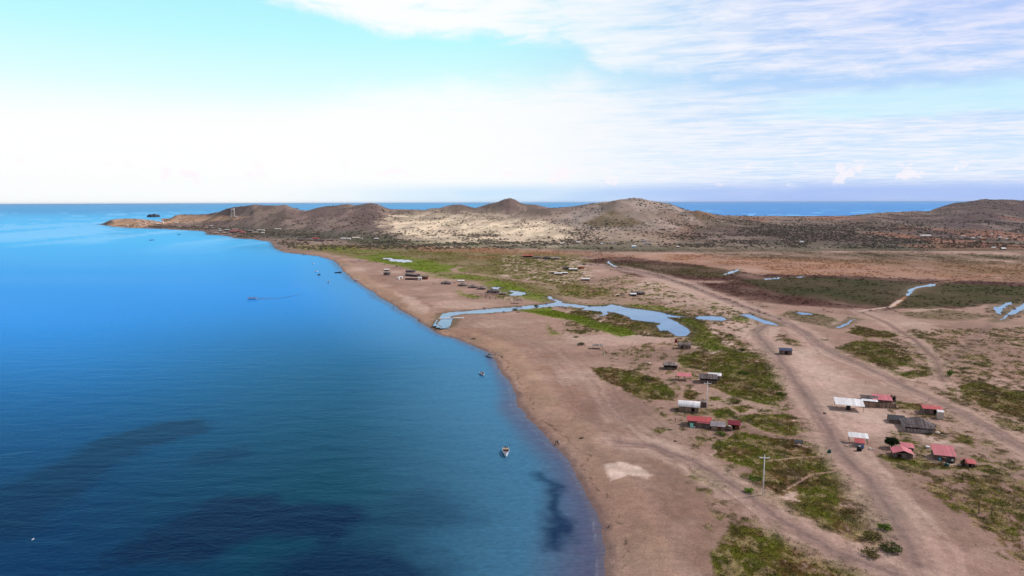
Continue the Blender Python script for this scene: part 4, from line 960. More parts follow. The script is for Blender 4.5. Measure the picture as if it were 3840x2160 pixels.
hut('hut', 'tall board hut with large pink-red lean roof and white edge strip', 3543, 1727, 66, 20, 4.2, 'shed', PINK, WOOD, 1.6, ov=.3)
cyl('barrel', 'pale blue barrel against the wall of the pink-red lean roof hut', 'barrel', 3524, 1727, .3, .8, mat('pale_blue_plastic', (.12, .42, .50), .5, .1, 1))
def heap(name, label, cat, u, v, wpx, hpx, m, seed=1):
    p = ground(u, v); k = pxm(p); r = wpx / k / 2; h = hpx / k; bm = bmesh.new()
    bmesh.ops.create_icosphere(bm, subdivisions=3, radius=1.0)
    r_ = random.Random(seed); ph = [r_.uniform(0, 6) for _ in range(4)]
    for w_ in bm.verts:
        c = w_.co; s_ = 1 + .16 * math.sin(3 * c.x + ph[0]) * math.cos(4 * c.y + ph[1]) + .10 * math.sin(7 * c.y + ph[2]) + .05 * math.sin(11 * c.x + ph[3])
        w_.co = Vector((c.x * r * s_, c.y * r * .7 * s_, max(0, c.z) * h * s_ - .05))
    o = bobj(name, bm, m, None, True); o.location = p; o['label'] = label; o['category'] = cat
    return o
heap('tarpaulin_heap', 'black tarpaulin heap right of the pink-red lean roof hut', 'tarpaulin', 3565, 1735, 30, 13, DARK, 2)
heap('tarpaulin_heap', 'crumpled teal tarpaulin heap below the black tarpaulin', 'tarpaulin', 3550, 1746, 17, 12, DKG, 3)
heap('tarpaulin_heap', 'dark green covered mound beside the wide dirt track', 'tarpaulin', 3110, 1698, 15, 13, DKG, 4)
hut('shack', 'tumbledown shack of mixed boards with red scrap roof among dark bushes', 3637, 1752, 32, 16, 2.4, 'shed', RED, WOOD, .3)
bush('bush', 'dark green bush hugging the left wall of the tumbledown shack', 3613, 1748, 22, 27, (.012, .022, .008), nleaf=420)
bush('bush', 'smaller dark bush at the right corner of the tumbledown shack', 3657, 1753, 18, 16, (.014, .025, .009), nleaf=260)
def log(name, label, u0, v0, u1, v1, r, m, cat='log'):
    a, b = ground(u0, v0), ground(u1, v1); c = (a + b) / 2; bm = bmesh.new(); d = b - a
    pts = [(-d / 2), (-d / 6 + Vector((0, .12, 0))), (d / 6 - Vector((0, .08, 0))), (d / 2)]
    for i in range(3): tube(bm, pts[i] + Vector((0, 0, r)), pts[i + 1] + Vector((0, 0, r)), r * (1 - i * .15), r * (1 - (i + 1) * .15))
    o = bobj(name, bm, m); o.location = c; o['label'] = label; o['category'] = cat; return o
log('log', 'bleached crooked log lying left of the black tank and stall', 3165, 1672, 3192, 1680, .14, BLEACH)
log('plank', 'long pale plank lying in grass left of the teal tarpaulin', 3486, 1737, 3522, 1739, .13, BLEACH, 'plank')
log('plank', 'grey slab lying on grass below the large thatched house', 3528, 1633, 3556, 1638, .22, PLAST, 'plank')
log('plank', 'pinkish slab lying between the tree and the large thatched house', 3394, 1639, 3422, 1645, .18, BLEACH, 'plank')
def crate(label, u, v, w_, m, cat='crate', name='crate'):
    p = ground(u, v); t = thing(name, label, cat, p, R(random.uniform(-40, 40))); bm = bmesh.new()
    box(bm, -w_ / 2, w_ / 2, -w_ * .35, w_ * .35, 0, w_ * .5); bmesh.ops.bevel(bm, geom=bm.edges[:], offset=.03, segments=1); bobj('box', bm, m, t)
    bm = bmesh.new(); box(bm, -w_ * .53, w_ * .53, -w_ * .38, w_ * .38, w_ * .5 + .003, w_ * .56); bobj('lid', bm, m, t)
crate('pale blue-white crate on sand between the two pink-red roofed huts', 3479, 1680, 1.0, CONC)
crate('low pale bench board below the leaning pink-red lean roof hut', 3399, 1715, .9, BLEACH)
cyl('bucket', 'left one of two cream buckets on sand left of the biggest red roofed house', 'bucket', 2549, 1577, .22, .4, TANB)
cyl('bucket', 'right one of two cream buckets on sand left of the biggest red roofed house', 'bucket', 2556, 1577, .22, .4, TANB)
crate('white box by the front wall of the biggest red roofed house', 2603, 1603, .6, WHITEW)
heap('stone_pile', 'pale rubble heap at the right corner of the large thatched house', 'pile', 3515, 1625, 22, 8, PLAST, 11)
heap('debris_heap', 'dark debris on open sand beside the wide dirt track left of the white canopy', 'debris', 3092, 1552, 12, 6, STICK, 12)
heap('debris_heap', 'brown debris heap on the beach below the curved white roof house', 'debris', 2532, 1655, 14, 4, BARK, 13)
heap('debris_heap', 'small dark debris on the upper beach between the pale patch and the dirt track', 'debris', 2182, 1643, 18, 4, BARK, 14)
# dead trees and frames
def frame(name, label, u, v, wpx, hpx, cat='frame', seed=1, m=STICK, arms=True):
    p = ground(u, v); k = pxm(p); w = wpx / k; h = hpx / k; t = thing(name, label, cat, p, R(YAW)); r_ = random.Random(seed)
    for s_ in (-1, 1):
        bm = bmesh.new(); tube(bm, (s_ * w / 2, 0, -.1), (s_ * w / 2 + r_.uniform(-.1, .1), 0, h * r_.uniform(.8, 1)), .08, .06); bobj('post', bm, m, t)
    bm = bmesh.new(); tube(bm, (-w / 2, 0, h * .72), (w / 2, 0, h * .66), .05); bobj('rail', bm, m, t)
    bm = bmesh.new(); tube(bm, (-w / 2, 0, h * .3), (w / 2 + .5, -.3, .05), .06); bobj('brace', bm, m, t)
frame('pole_frame', 'upper grey pole frame right of the tumbledown shack', 3700, 1766, 14, 20, seed=2)
frame('pole_frame', 'lower grey pole frame with a slanting bar near the right edge', 3739, 1774, 18, 24, seed=3)
def snag(name, label, u, v, hpx, seed, cat='dead tree', m=STICK, group=None, spread=.5):
    p = ground(u, v); h = hpx / pxm(p); bm = bmesh.new(); r_ = random.Random(seed)
    tube(bm, (0, 0, -.1), (.05, 0, h * .55), .10, .07)
    for i in range(5):
        a = r_.uniform(0, 6.28); z = h * r_.uniform(.35, .6); tube(bm, (.03, 0, z), (math.cos(a) * h * spread * .5, math.sin(a) * h * spread * .5, h * r_.uniform(.75, 1)), .05, .02, 5)
    o = bobj(name, bm, m); o.location = p; o['label'] = label; o['category'] = cat
    if group: o['group'] = group
    return o
snag('dead_tree', 'left of two bare forked trunks standing in the brown scrub', 3670, 1927, 46, 4, m=BARK)
snag('dead_tree', 'right of two bare forked trunks standing in the brown scrub', 3718, 1932, 46, 5, m=BARK)
snag('driftwood', 'spiky grey driftwood standing left of the beach house with aqua panel', 2532, 1586, 26, 6, 'driftwood', spread=.9)
snag('driftwood', 'dark driftwood branch on the near waterline at the bottom of the beach', 2282, 1978, 12, 15, 'driftwood', BARK, spread=1.8)
# ---------------------------------------------------------------- beach cluster at the pole
hut('beach_house', 'long pale house under a curved white sheet roof beside the farther pole', 2583, 1545, 70, 22, 4.4, 'barrel', WHT, WOODL, 1.3, yaw=-17, cat='house', ov=.45)
hut('privy', 'roofless grey plank cubicle behind the curved white roof house', 2638, 1528, 24, 20, 1.9, 'shed', THATCHL, WOOD, .1, yaw=-17, cat='privy', ov=.05, openfront=.85)
hut('beach_house', 'biggest red roofed house with stepped roof and aqua panel at its front', 2621, 1601, 80, 24, 4.2, 'gable', RED, WOOD, .9, yaw=-17, cat='house', ov=.4)
hut('porch', 'low pink-red porch roof on the front right of the biggest red house', 2638, 1605, 42, 20, 1.6, 'shed', PINK, WOOD, .5, yaw=-17, cat='porch', door=False, ov=.2)
p = ground(2592, 1601); t = thing('aqua_panel', 'bright aqua panel leaning on the front of the biggest red house', 'panel', p + Vector((0, -.5, 0)), R(-17)); bm = bmesh.new(); box(bm, -.5, .5, -.03, .03, 0, 1.35, Matrix.Rotation(R(-12), 4, 'X')); bobj('sheet', bm, AQUA, t)
hut('board_hut', 'small hut of pale boards with grey weathered roof between two red roofs', 2691, 1614, 46, 18, 3.6, 'gable', GREY, WOODL, .9, yaw=-17, leaf=RUST)
hut('shed', 'dark maroon roofed shed with rusty board walls, rightmost on the beach row', 2753, 1610, 36, 20, 3.4, 'gable', DRED, RUST, .8, yaw=-17)
cyl('rubbish_cage', 'round grey stick cage full of rubbish beside the maroon shed', 'cage', 2735, 1614, .85, 1.5, STICK, WHITEW)
log('log', 'long pale log laid over the sand left of the biggest red house', 2441, 1612, 2583, 1607, .10, BLEACH)
def fpost(u, v, hpx, label, m=STICK, r=.06, name='wooden_post'):
    p = ground(u, v); bm = bmesh.new(); tube(bm, (0, 0, -.2), (.04, 0, hpx / pxm(p)), r, r * .8); o = bobj(name, bm, m); o.location = p; o['label'] = label; o['category'] = 'post'
for i, (u, v, h, l) in enumerate([(2688, 1537, 23, 'thin dark post standing right of the farther utility pole'), (3244, 1441, 17, 'dark post on open sand above the long paling fence'), (3109, 1428, 12, 'short post on open sand above the wide white canopy'),
                                  (3134, 1515, 24, 'dark post at the left end of the wide white canopy'), (3481, 1503, 11, 'lone post beside the dirt road above the bright dark red hut'), (2480, 1313, 12, 'thin post left of the barrel roofed grey hut'),
                                  (2479, 1312, 1, '')]):
    if l: fpost(u, v, h, l)
for u, v, h, l in [(2266, 1334, 12, 'white marker post on bare sand left of the open-front thatched hut'), (2115, 1257, 10, 'white marker post beside the bright green creek meadow')]:
    fpost(u, v, h, l, CONC, .12, 'marker_post')
# ---------------------------------------------------------------- mid-distance huts near the pond
hut('thatched_hut', 'grey thatched hut with dark open front left of the red canopy', 2514, 1386, 48, 18, 4.2, 'hip', THATCHL, WOOD, 1.0, yaw=-12, openfront=.45)
hut('canopy_shelter', 'small open canopy with pink-red roof and slanted posts on sand', 2566, 1428, 46, 18, 3.6, 'canopy', PINK, STICK, .4, yaw=-12, cat='shelter')
hut('thatched_house', 'sprawling dark grey thatched house with half white roof above the pole', 2656, 1438, 58, 20, 5.2, 'gable', THATCH, STICK, 1.2, yaw=-14, cat='house', openfront=.6)
hut('annex', 'white roofed annex at the right rear of the sprawling dark thatched house', 2680, 1425, 42, 18, 3.8, 'gable', WHT, WOODW, .7, yaw=-14, cat='annex', door=False)
hut('shack', 'lone navy tin shack on the open sand between two dirt tracks', 2947, 1330, 42, 16, 3.4, 'shed', NAVY, WOOD, .5, yaw=-14)
hut('shelter', 'tiny dark shelter on stilts in the brown scrub left of the track', 2995, 1674, 22, 15, 1.6, 'canopy', DARK, STICK, .1, cat='shelter')
hut('thatched_hut', 'grey barrel roofed hut at the foot of the pond beside a dead tree', 2567, 1309, 44, 14, 3.6, 'barrel', THATCHL, WOODL, 1.2, yaw=-10)
snag('dead_tree', 'spreading grey dead tree behind the grey barrel roofed hut', 2592, 1296, 20, 9, spread=1.6)
hut('drum_stand', 'dark red upright drum stand on sand above the barrel roofed hut', 2535, 1285, 9, 12, .9, 'shed', DRED, DRED, .05, cat='drum', door=False, ov=.02)
hut('ramada', 'open stick ramada standing alone on bare sand left of the pond', 2241, 1309, 36, 13, 3.4, 'canopy', THATCHL, STICK, .2, yaw=-6, cat='ramada')
bush('bush', 'dark bush with bare twigs on bare sand left of the lone ramada', 2179, 1294, 30, 17, DG, nleaf=420)
bush('bush', 'low round green bush at the edge of the creek meadow', 2160, 1266, 25, 12, (.03, .045, .012), nleaf=300)
heap('stone_pile', 'low pile of pale stones and sticks left of the open-front thatched hut', 'pile', 2431, 1362, 24, 5, BLEACH, 6)
bush('bush', 'dark round bush on the creek bank right of the open ramada', 2012, 1154, 20, 19, DG, nleaf=420)
bush('bush', 'dark bush on the near bank of the creek below the ramada', 1932, 1164, 22, 14, (.03, .04, .015), nleaf=380)
bush('bush', 'low dark bush at the left tip of the creek meadow', 1943, 1172, 20, 7, DG, nleaf=240)
hut('ramada', 'flat topped stick ramada on the sand just above the narrow creek', 1942, 1138, 30, 12, 3.2, 'canopy', THATCH, STICK, .1, yaw=0, cat='ramada')
hut('ramada', 'small low ramada standing over the narrow creek water', 1944, 1157, 22, 6, 2.0, 'canopy', THATCH, STICK, .1, yaw=0, cat='ramada')
bush('bush', 'grey-green bush on the beach near the creek mouth', 1776, 1271, 28, 7, (.05, .05, .03), nleaf=240)
# bushes singled out in the near ground cover
for u, v, w_, h_, c, l in [(2700, 1632, 42, 22, MG, 'dark bush right below the small pale board hut'), (2830, 1800, 52, 26, MG, 'round green bush left of the nearer utility pole'), (2808, 1846, 42, 26, (.08, .13, .015), 'bright green bush just left of the nearer pole foot'),
                           (3270, 2020, 78, 38, OG, 'brownish rounded bush in the narrow tip between two tracks'), (3335, 2065, 72, 52, (.05, .06, .02), 'largest rounded bush at the narrow tip between two tracks'), (3265, 2080, 74, 34, OG, 'low brown bush lowest at the narrow tip between two tracks'),
                           (3320, 1985, 50, 40, MG, 'olive bush at the edge of the wide track above the rounded bushes'), (3562, 1410, 20, 22, (.07, .12, .015), 'bright green bush beside the dark road bend at right'), (2785, 1400, 40, 18, MG, 'green bush behind the sprawling dark thatched house'),
                           (2760, 1510, 44, 20, OG, 'brown-green bush right of the farther pole in the meadow'), (2930, 1480, 38, 17, MG, 'dark green bush at the right edge of the meadow by the track'), (2430, 1420, 54, 22, OG, 'olive bush in the middle of the leftmost green patch'),
                           (2780, 1315, 26, 14, DG, 'dark bush at the corner where the sand track meets the meadow')]:
    bush('bush', l, u, v, w_, h_, c, nleaf=700)

# ---------------------------------------------------------------- utility poles
def pole(label, u, v, hpx, armpx, r=.16):
    p = ground(u, v); k = pxm(p); h = hpx / k / math.cos(math.atan2(CAMZ - p.z, p.y)) * 1.0; w = armpx / k
    t = thing('utility_pole', label, 'utility pole', p, R(-6))
    bm = bmesh.new(); tube(bm, (0, 0, -.3), (0, 0, h), r, r * .6, 10); bobj('pole', bm, CONC, t, True)
    bm = bmesh.new(); box(bm, -w / 2, w / 2, -.08, .08, h - .75, h - .58); bobj('crossarm', bm, CONC, t)
    for x in (-w / 2 + .1, 0, w / 2 - .1):
        bm = bmesh.new(); tube(bm, (x, 0, h - .58 if x else h), (x, 0, (h - .58 if x else h) + .28), .07, .05, 8); bobj('insulator', bm, CONC, t)
    return t, p, h
tp_, pp_, hh_ = pole('nearer tall white utility pole with crossarm in the green scrub', 2861, 1856, 141, 37, .17)
pole('farther white utility pole with crossarm beside the curved white roof house', 2650, 1548, 114, 27, .17)
pole('distant thin pale utility pole beyond the creek near the far huts', 1939, 1027, 32, 6, .17)
def bird(label, loc, rz, s, white=True, fly=True):
    vs = [(-.26, 0, 0), (-.12, 0, .01), (.05, 0, .02), (.2, 0, .04), (.27, 0, .05), (.05, .2, .07), (.0, .42, .05), (-.1, .62, .0), (.05, -.2, .07), (.0, -.42, .05), (-.1, -.62, 0), (-.4, 0, -.01)]
    es = [(0, 1), (1, 2), (2, 3), (3, 4), (2, 5), (5, 6), (6, 7), (2, 8), (8, 9), (9, 10), (0, 11)]
    rad = [(.05, .04)] + [(.09, .08), (.10, .09), (.06, .06), (.02, .02), (.12, .02), (.10, .015), (.04, .01), (.12, .02), (.10, .015), (.04, .01), (.05, .01)]
    if not fly: vs = [(x, y * .12, z - abs(y) * .1) for x, y, z in vs]
    me = bpy.data.meshes.new('bird'); me.from_pydata([tuple(c * s for c in q) for q in vs], es, []); me.update()
    o = link(bpy.data.objects.new('bird', me)); md = o.modifiers.new('skin', 'SKIN')
    for sv_, r_ in zip(me.skin_vertices[0].data, rad): sv_.radius = (r_[0] * s, max(r_[1], .02) * s)
    o.modifiers.new('sub', 'SUBSURF').levels = 1; me.materials.append(HULLW if white else TYRE)
    o.location = loc; o.rotation_euler = (0, 0, rz); o['label'] = label; o['category'] = 'bird'
bp = plane(124, 2022, .9); bird('white seabird gliding low over the dark water in the bottom left corner', (bp[0], bp[1], .9), R(15), .85)
bird('dark bird perched on top of the nearer utility pole', (pp_.x, pp_.y, pp_.z + hh_ + .45), R(60), .8, False, False)

# ---------------------------------------------------------------- people
def pmat(sk, sh, tr, nm):
    if nm in MATS: return MATS[nm]
    m, N, b = principled(nm); o_ = N.n('ShaderNodeTexCoord').outputs['Object']; z = _sep(N, o_)[2]
    c = N.ramp(N.m('DIVIDE', z, 1.8), [(0, sk), (.24, sk), (.25, tr), (.54, tr), (.55, sh), (.82, sh), (.83, sk), (.93, sk), (.94, (.02, .015, .012))], 'CONSTANT')
    N.put(b.inputs['Base Color'], c); b.inputs['Roughness'].default_value = .8; MATS[nm] = m; return m
def person(label, loc, rz, pose, m, group=None):
    j = {'pel': (0, 0, .95), 'bel': (0, .01, 1.12), 'che': (0, .02, 1.36), 'nek': (0, 0, 1.5), 'hd': (0, -.02, 1.62), 'top': (0, -.02, 1.76),
         'sL': (.19, .01, 1.42), 'eL': (.26, .02, 1.14), 'hL': (.27, -.08, .90), 'sR': (-.19, .01, 1.42), 'eR': (-.26, .02, 1.14), 'hR': (-.27, -.08, .90),
         'kL': (.10, -.02, .5), 'fL': (.10, .02, .07), 'tL': (.11, -.16, .03), 'kR': (-.10, -.02, .5), 'fR': (-.10, .02, .07), 'tR': (-.11, -.16, .03)}
    if pose == 'walk': j.update(kL=(.1, -.2, .52), fL=(.1, -.28, .08), tL=(.1, -.44, .05), kR=(-.1, .08, .5), fR=(-.1, .34, .1), tR=(-.1, .2, .02), hL=(.27, .2, .95), hR=(-.25, -.3, 1.0), eR=(-.25, -.1, 1.15))
    if pose == 'bend': j.update(che=(0, -.3, 1.18), nek=(0, -.44, 1.22), hd=(0, -.56, 1.22), top=(0, -.68, 1.18), sL=(.19, -.32, 1.2), sR=(-.19, -.32, 1.2), eL=(.22, -.42, .92), eR=(-.22, -.42, .92), hL=(.15, -.6, .7), hR=(-.15, -.6, .7), bel=(0, -.1, 1.08))
    ks = list(j); E = [('pel', 'bel'), ('bel', 'che'), ('che', 'nek'), ('nek', 'hd'), ('hd', 'top'), ('che', 'sL'), ('sL', 'eL'), ('eL', 'hL'), ('che', 'sR'), ('sR', 'eR'), ('eR', 'hR'), ('pel', 'kL'), ('kL', 'fL'), ('fL', 'tL'), ('pel', 'kR'), ('kR', 'fR'), ('fR', 'tR')]
    rd = dict(pel=.14, bel=.13, che=.15, nek=.055, hd=.10, top=.075, sL=.065, sR=.065, eL=.042, eR=.042, hL=.035, hR=.035, kL=.065, kR=.065, fL=.042, fR=.042, tL=.035, tR=.035)
    me = bpy.data.meshes.new('person'); me.from_pydata([j[k] for k in ks], [(ks.index(a), ks.index(b)) for a, b in E], []); me.update()
    o = link(bpy.data.objects.new('person', me)); o.modifiers.new('skin', 'SKIN')
    for i, k in enumerate(ks): me.skin_vertices[0].data[i].radius = (rd[k], rd[k] * .85)
    me.skin_vertices[0].data[0].use_root = True
    o.modifiers.new('sub', 'SUBSURF').levels = 1; me.materials.append(m)
    o.location = loc; o.rotation_euler = (0, 0, rz); o['label'] = label; o['category'] = 'person'
    if group: o['group'] = group
    return o
SKN = (.16, .085, .055)
PD = pmat(SKN, (.03, .025, .03), (.03, .03, .04), 'dark_clothes'); PW = pmat(SKN, (.8, .75, .72), (.10, .08, .09), 'white_shirt'); PT = pmat(SKN, (.6, .42, .28), (.6, .45, .33), 'tan_clothes')
for u, v, po, m, l, rz in [(1475, 1156, 'walk', PD, 'person in dark clothes walking the waterline of the far beach', 20), (1571, 1208, 'stand', PD, 'lone dark figure standing on the beach left of the creek mouth', 0),
                        (2090, 1667, 'bend', PD, 'dark clothed person bending at the waterline right of the nearest boat', 40), (2096, 1670, 'stand', PW, 'white shirted person beside two dark clothed ones at the near waterline', -60),
                        (2083, 1667, 'bend', PD, 'leftmost dark clothed person crouching over the near waterline', 90), (2132, 1665, 'walk', PT, 'person in tan clothes walking up the near beach', -80),
                        (2169, 1056, 'stand', PD, 'small figure standing left of the lone pale roofed hut inland', 0), (2168, 1301, 'stand', PD, 'dark figure standing just below the twiggy bush on bare sand', 0),
                        (1867, 1376, 'walk', PW, 'white shirted person walking on sand below the beached fishing boat', 10), (1843, 1335, 'stand', PW, 'white shirted person by the bow of the beached fishing boat', 30),
                        (1833, 1334, 'bend', PD, 'dark clothed person leaning over the beached fishing boat', -40), (1866, 1334, 'stand', PW, 'white shirted person at the right end of the boat roller poles', -20),
                        (1857, 1331, 'bend', PD, 'dark clothed person hauling beside the boat roller poles', 60), (1276, 985, 'stand', PD, 'tiny dark figure on the shore above the moored boats', 0)]:
    p = ground(u, v); person(l, p, R(rz), po, m)

# ---------------------------------------------------------------- boats
def boat(name, label, loc, rz, L, Wd, hull, inner, H=.75, tilt=0, deck=True, motor=True, group=None, bench=2, wake=False, cat='boat'):
    t = thing(name, label, cat, loc, rz, group); t.rotation_euler = (tilt, 0, rz)
    bm = bmesh.new(); n = 14; secs = []
    for i in range(n + 1):
        q = i / n; x = (q - .5) * L; f = (1 - max(0, (q - .45) / .55) ** 2.2); f = max(.02, f) * (.86 + .14 * min(1, q * 3)); hb = H * (1 + .45 * max(0, q - .45) ** 1.5 * 2)
        w_ = Wd / 2 * f; fl = .72
        secs.append([(x, -w_, hb), (x, -w_ * fl, .12 * H), (x, 0, -.12 * H * (1 if q < .85 else .2)), (x, w_ * fl, .12 * H), (x, w_, hb)])
    rows = [[bm.verts.new(c) for c in s_] for s_ in secs]
    for a, b in zip(rows[:-1], rows[1:]):
        for k_ in range(4): bm.faces.new((a[k_], b[k_], b[k_ + 1], a[k_ + 1]))
    bm.faces.new(rows[0][::-1]); bobj('hull', bm, hull, t, False)
    bm = bmesh.new(); rows = []
    for s_ in secs[:-1]:
        x, w_, hb = s_[0][0] + .04, s_[4][1] * .90, s_[0][2]; rows.append([bm.verts.new(c) for c in ((x, -w_, hb - .02), (x, -w_ * .8, hb * .35), (x, w_ * .8, hb * .35), (x, w_, hb - .02))])
    for a, b in zip(rows[:-1], rows[1:]):
        for k_ in range(3): bm.faces.new((a[k_], a[k_ + 1], b[k_ + 1], b[k_]))
    bobj('inside', bm, inner, t)
    bm = bmesh.new()
    for a, b in zip(secs[:-1], secs[1:]):
        for s_ in (0, 4): tube(bm, a[s_], b[s_], .045, .045, 5)
    bobj('gunwale', bm, hull, t)
    for i in range(bench):
        x = (-.28 + .3 * i) * L; bm = bmesh.new(); box(bm, x - .15, x + .15, -Wd * .42, Wd * .42, H * .66, H * .72); bobj('bench', bm, TANB, t)
    if deck:
        bm = bmesh.new(); ps = [(s_[0][0], s_[0][1] * .92, s_[0][2] + .01) for s_ in secs[8:]] + [(s_[4][0], s_[4][1] * .92, s_[4][2] + .01) for s_ in secs[:7:-1]]
        slab(bm, ps, .04); bobj('foredeck', bm, DECK, t)
    if motor:
        m_o = bmesh.new(); box(m_o, -.5 * L - .42, -.5 * L - .05, -.16, .16, H * .75, H * .75 + .42); bmesh.ops.bevel(m_o, geom=m_o.edges[:], offset=.06, segments=2); mo = bobj('outboard_motor', m_o, DARK, t)
        bm = bmesh.new(); box(bm, -.5 * L - .28, -.5 * L - .14, -.05, .05, -.3, H * .75); bobj('shaft', bm, DARK, mo)
    return t
def wp(u, v): x, y = plane(u, v, 0); return Vector((x, y, 0))
def toward(u, v, u2, v2): a, b = wp(u, v), wp(u2, v2); return math.atan2(b.y - a.y, b.x - a.x)
b1 = boat('fishing_boat', 'nearest moored boat, white bow with mauve foredeck and tan bench, facing the camera', wp(1897, 1702) + Vector((0, .3, .05)), R(-88), 6.2, 1.95, HULLW, HULLD, .85)
bm = bmesh.new(); box(bm, -1.6, -1.0, -.85, .85, .80, .95); bobj('cover_board', bm, TANB, b1)
boat('fishing_boat', 'moored boat with navy inside and white bow near the waterline', wp(1809, 1405), R(-72), 4.6, 1.75, HULLW, HULLB, .7, deck=False, bench=1)
mv = boat('fishing_boat', 'white and dark red boat crossing the bay and trailing a wake', wp(946, 1121), R(178), 7.2, 1.8, HULLW, mat('dark_red_inside', (.10, .02, .03), .7, .1, 1), 1.05, deck=False)
person('dark clothed person steering the white and dark red boat', mv.location + Vector((1.6, 0, .3)), R(90), 'stand', PD)
t = thing('boat_wake', 'thin double line of disturbed water behind the moving boat', 'wake', wp(970, 1121))
WK = mat('ruffled_water', (.005, .06, .16), .3, .2, .3, spec=.6)
for pts, w_ in [([(966, 1121), (990, 1121.5), (1020, 1120.5), (1050, 1118), (1080, 1113), (1110, 1107), (1130, 1104)], 1.1), ([(966, 1120), (985, 1118.5), (1005, 1117), (1022, 1115)], .8)]:
    bm = bmesh.new(); q_ = [wp(*a) - t.location for a in pts]; rows = []
    for i, a in enumerate(q_):
        ww = w_ * (1 - .6 * i / len(q_)); rows.append([bm.verts.new(a + Vector((0, -ww, .01))), bm.verts.new(a + Vector((0, 0, .22 * ww))), bm.verts.new(a + Vector((0, ww, .01)))])
    for a, b in zip(rows[:-1], rows[1:]):
        for k_ in range(2): bm.faces.new((a[k_], b[k_], b[k_ + 1], a[k_ + 1]))
    bobj('ripple', bm, WK, t, True)
for u, v, L, l, inn, rz in [(1176, 990, 5, 'topmost of five small dark boats moored off the far beach', HULLB, 80), (1188, 1019, 5, 'pale boat second from top among those moored off the far beach', HULLD, 70),
                           (1197, 1031, 5, 'darkest of the boats moored off the far beach, below the pale one', HULLD, 80), (1233, 1059, 5, 'lowest of the small boats moored off the far beach', HULLB, 95),
                           (1268, 1023, 7, 'dark boat moored closest to the far beach, lying sideways', HULLD, 15), (568, 901, 9, 'larger of two tiny dark boats far out in the bay', HULLD, 20), (670, 879, 7, 'smaller of two tiny dark boats far out near the point', HULLD, 5)]:
    boat('fishing_boat', l, wp(u, v), R(rz), L, 1.8, HULLD if l.startswith(('dark', 'larger', 'smaller')) else HULLW, inn, .8, deck=False)
def onshore(u, v, dz=.1): p = ground(u, v); p.z += dz; return p
boat('beached_boat', 'beached fishing boat at the waterline surrounded by people', onshore(1836, 1337), R(-60), 6.0, 1.8, HULLW, HULLD, .8, deck=False)
boat('beached_boat', 'long white boat beached on the far sand above the moored boats', onshore(1299, 994), R(3), 9.0, 2.2, HULLW, WHITEW, .8, deck=False)
boat('beached_boat', 'short white boat beached near the waterline left of the sandy huts', onshore(1337, 1052), R(10), 5.0, 1.8, HULLW, WHITEW, .8, deck=False)
boat('beached_boat', 'white boat drawn up high on the sand at the end of the meadow', onshore(1350, 976), R(-30), 5.5, 1.8, HULLW, WHITEW, .9, deck=False)
boat('beached_boat', 'narrow pale boat lying on the thin spit of far beach', onshore(1146, 955), R(8), 8, 1.8, HULLW, HULLD, .7, deck=False)
log('roller_pole', 'left pale roller pole beside the beached fishing boat', 1847, 1340, 1863, 1337, .13, BLEACH, 'pole')
log('roller_pole', 'right pale roller pole leading inland from the beached boat', 1868, 1331, 1890, 1334, .13, BLEACH, 'pole')
heap('net_heap', 'small brown net heap beyond the right roller pole', 'net', 1882, 1340, 9, 5, TYRE, 8)
a, b = ground(1646, 1194), ground(1741, 1194.5)
t = thing('float_line', 'long straight white line of floats lying across the creek mouth', 'float line', ((a.x + b.x) / 2, a.y, GZ - .35)); bm = bmesh.new(); L = b.x - a.x
for i in range(int(L / .5)):
    x = -L / 2 + i * .5; bmesh.ops.create_icosphere(bm, subdivisions=1, radius=.62, matrix=Matrix.Translation((x, 0, .15 if i < L / .5 * .55 else .45)))
bobj('floats', bm, WHITEW, t, True)
bm = bmesh.new(); tube(bm, (-L / 2, 0, .2), (L * .05, 0, .2), .08); tube(bm, (L * .05, 0, .2), (L / 2, 0, .5), .08); bobj('rope', bm, BLEACH, t)

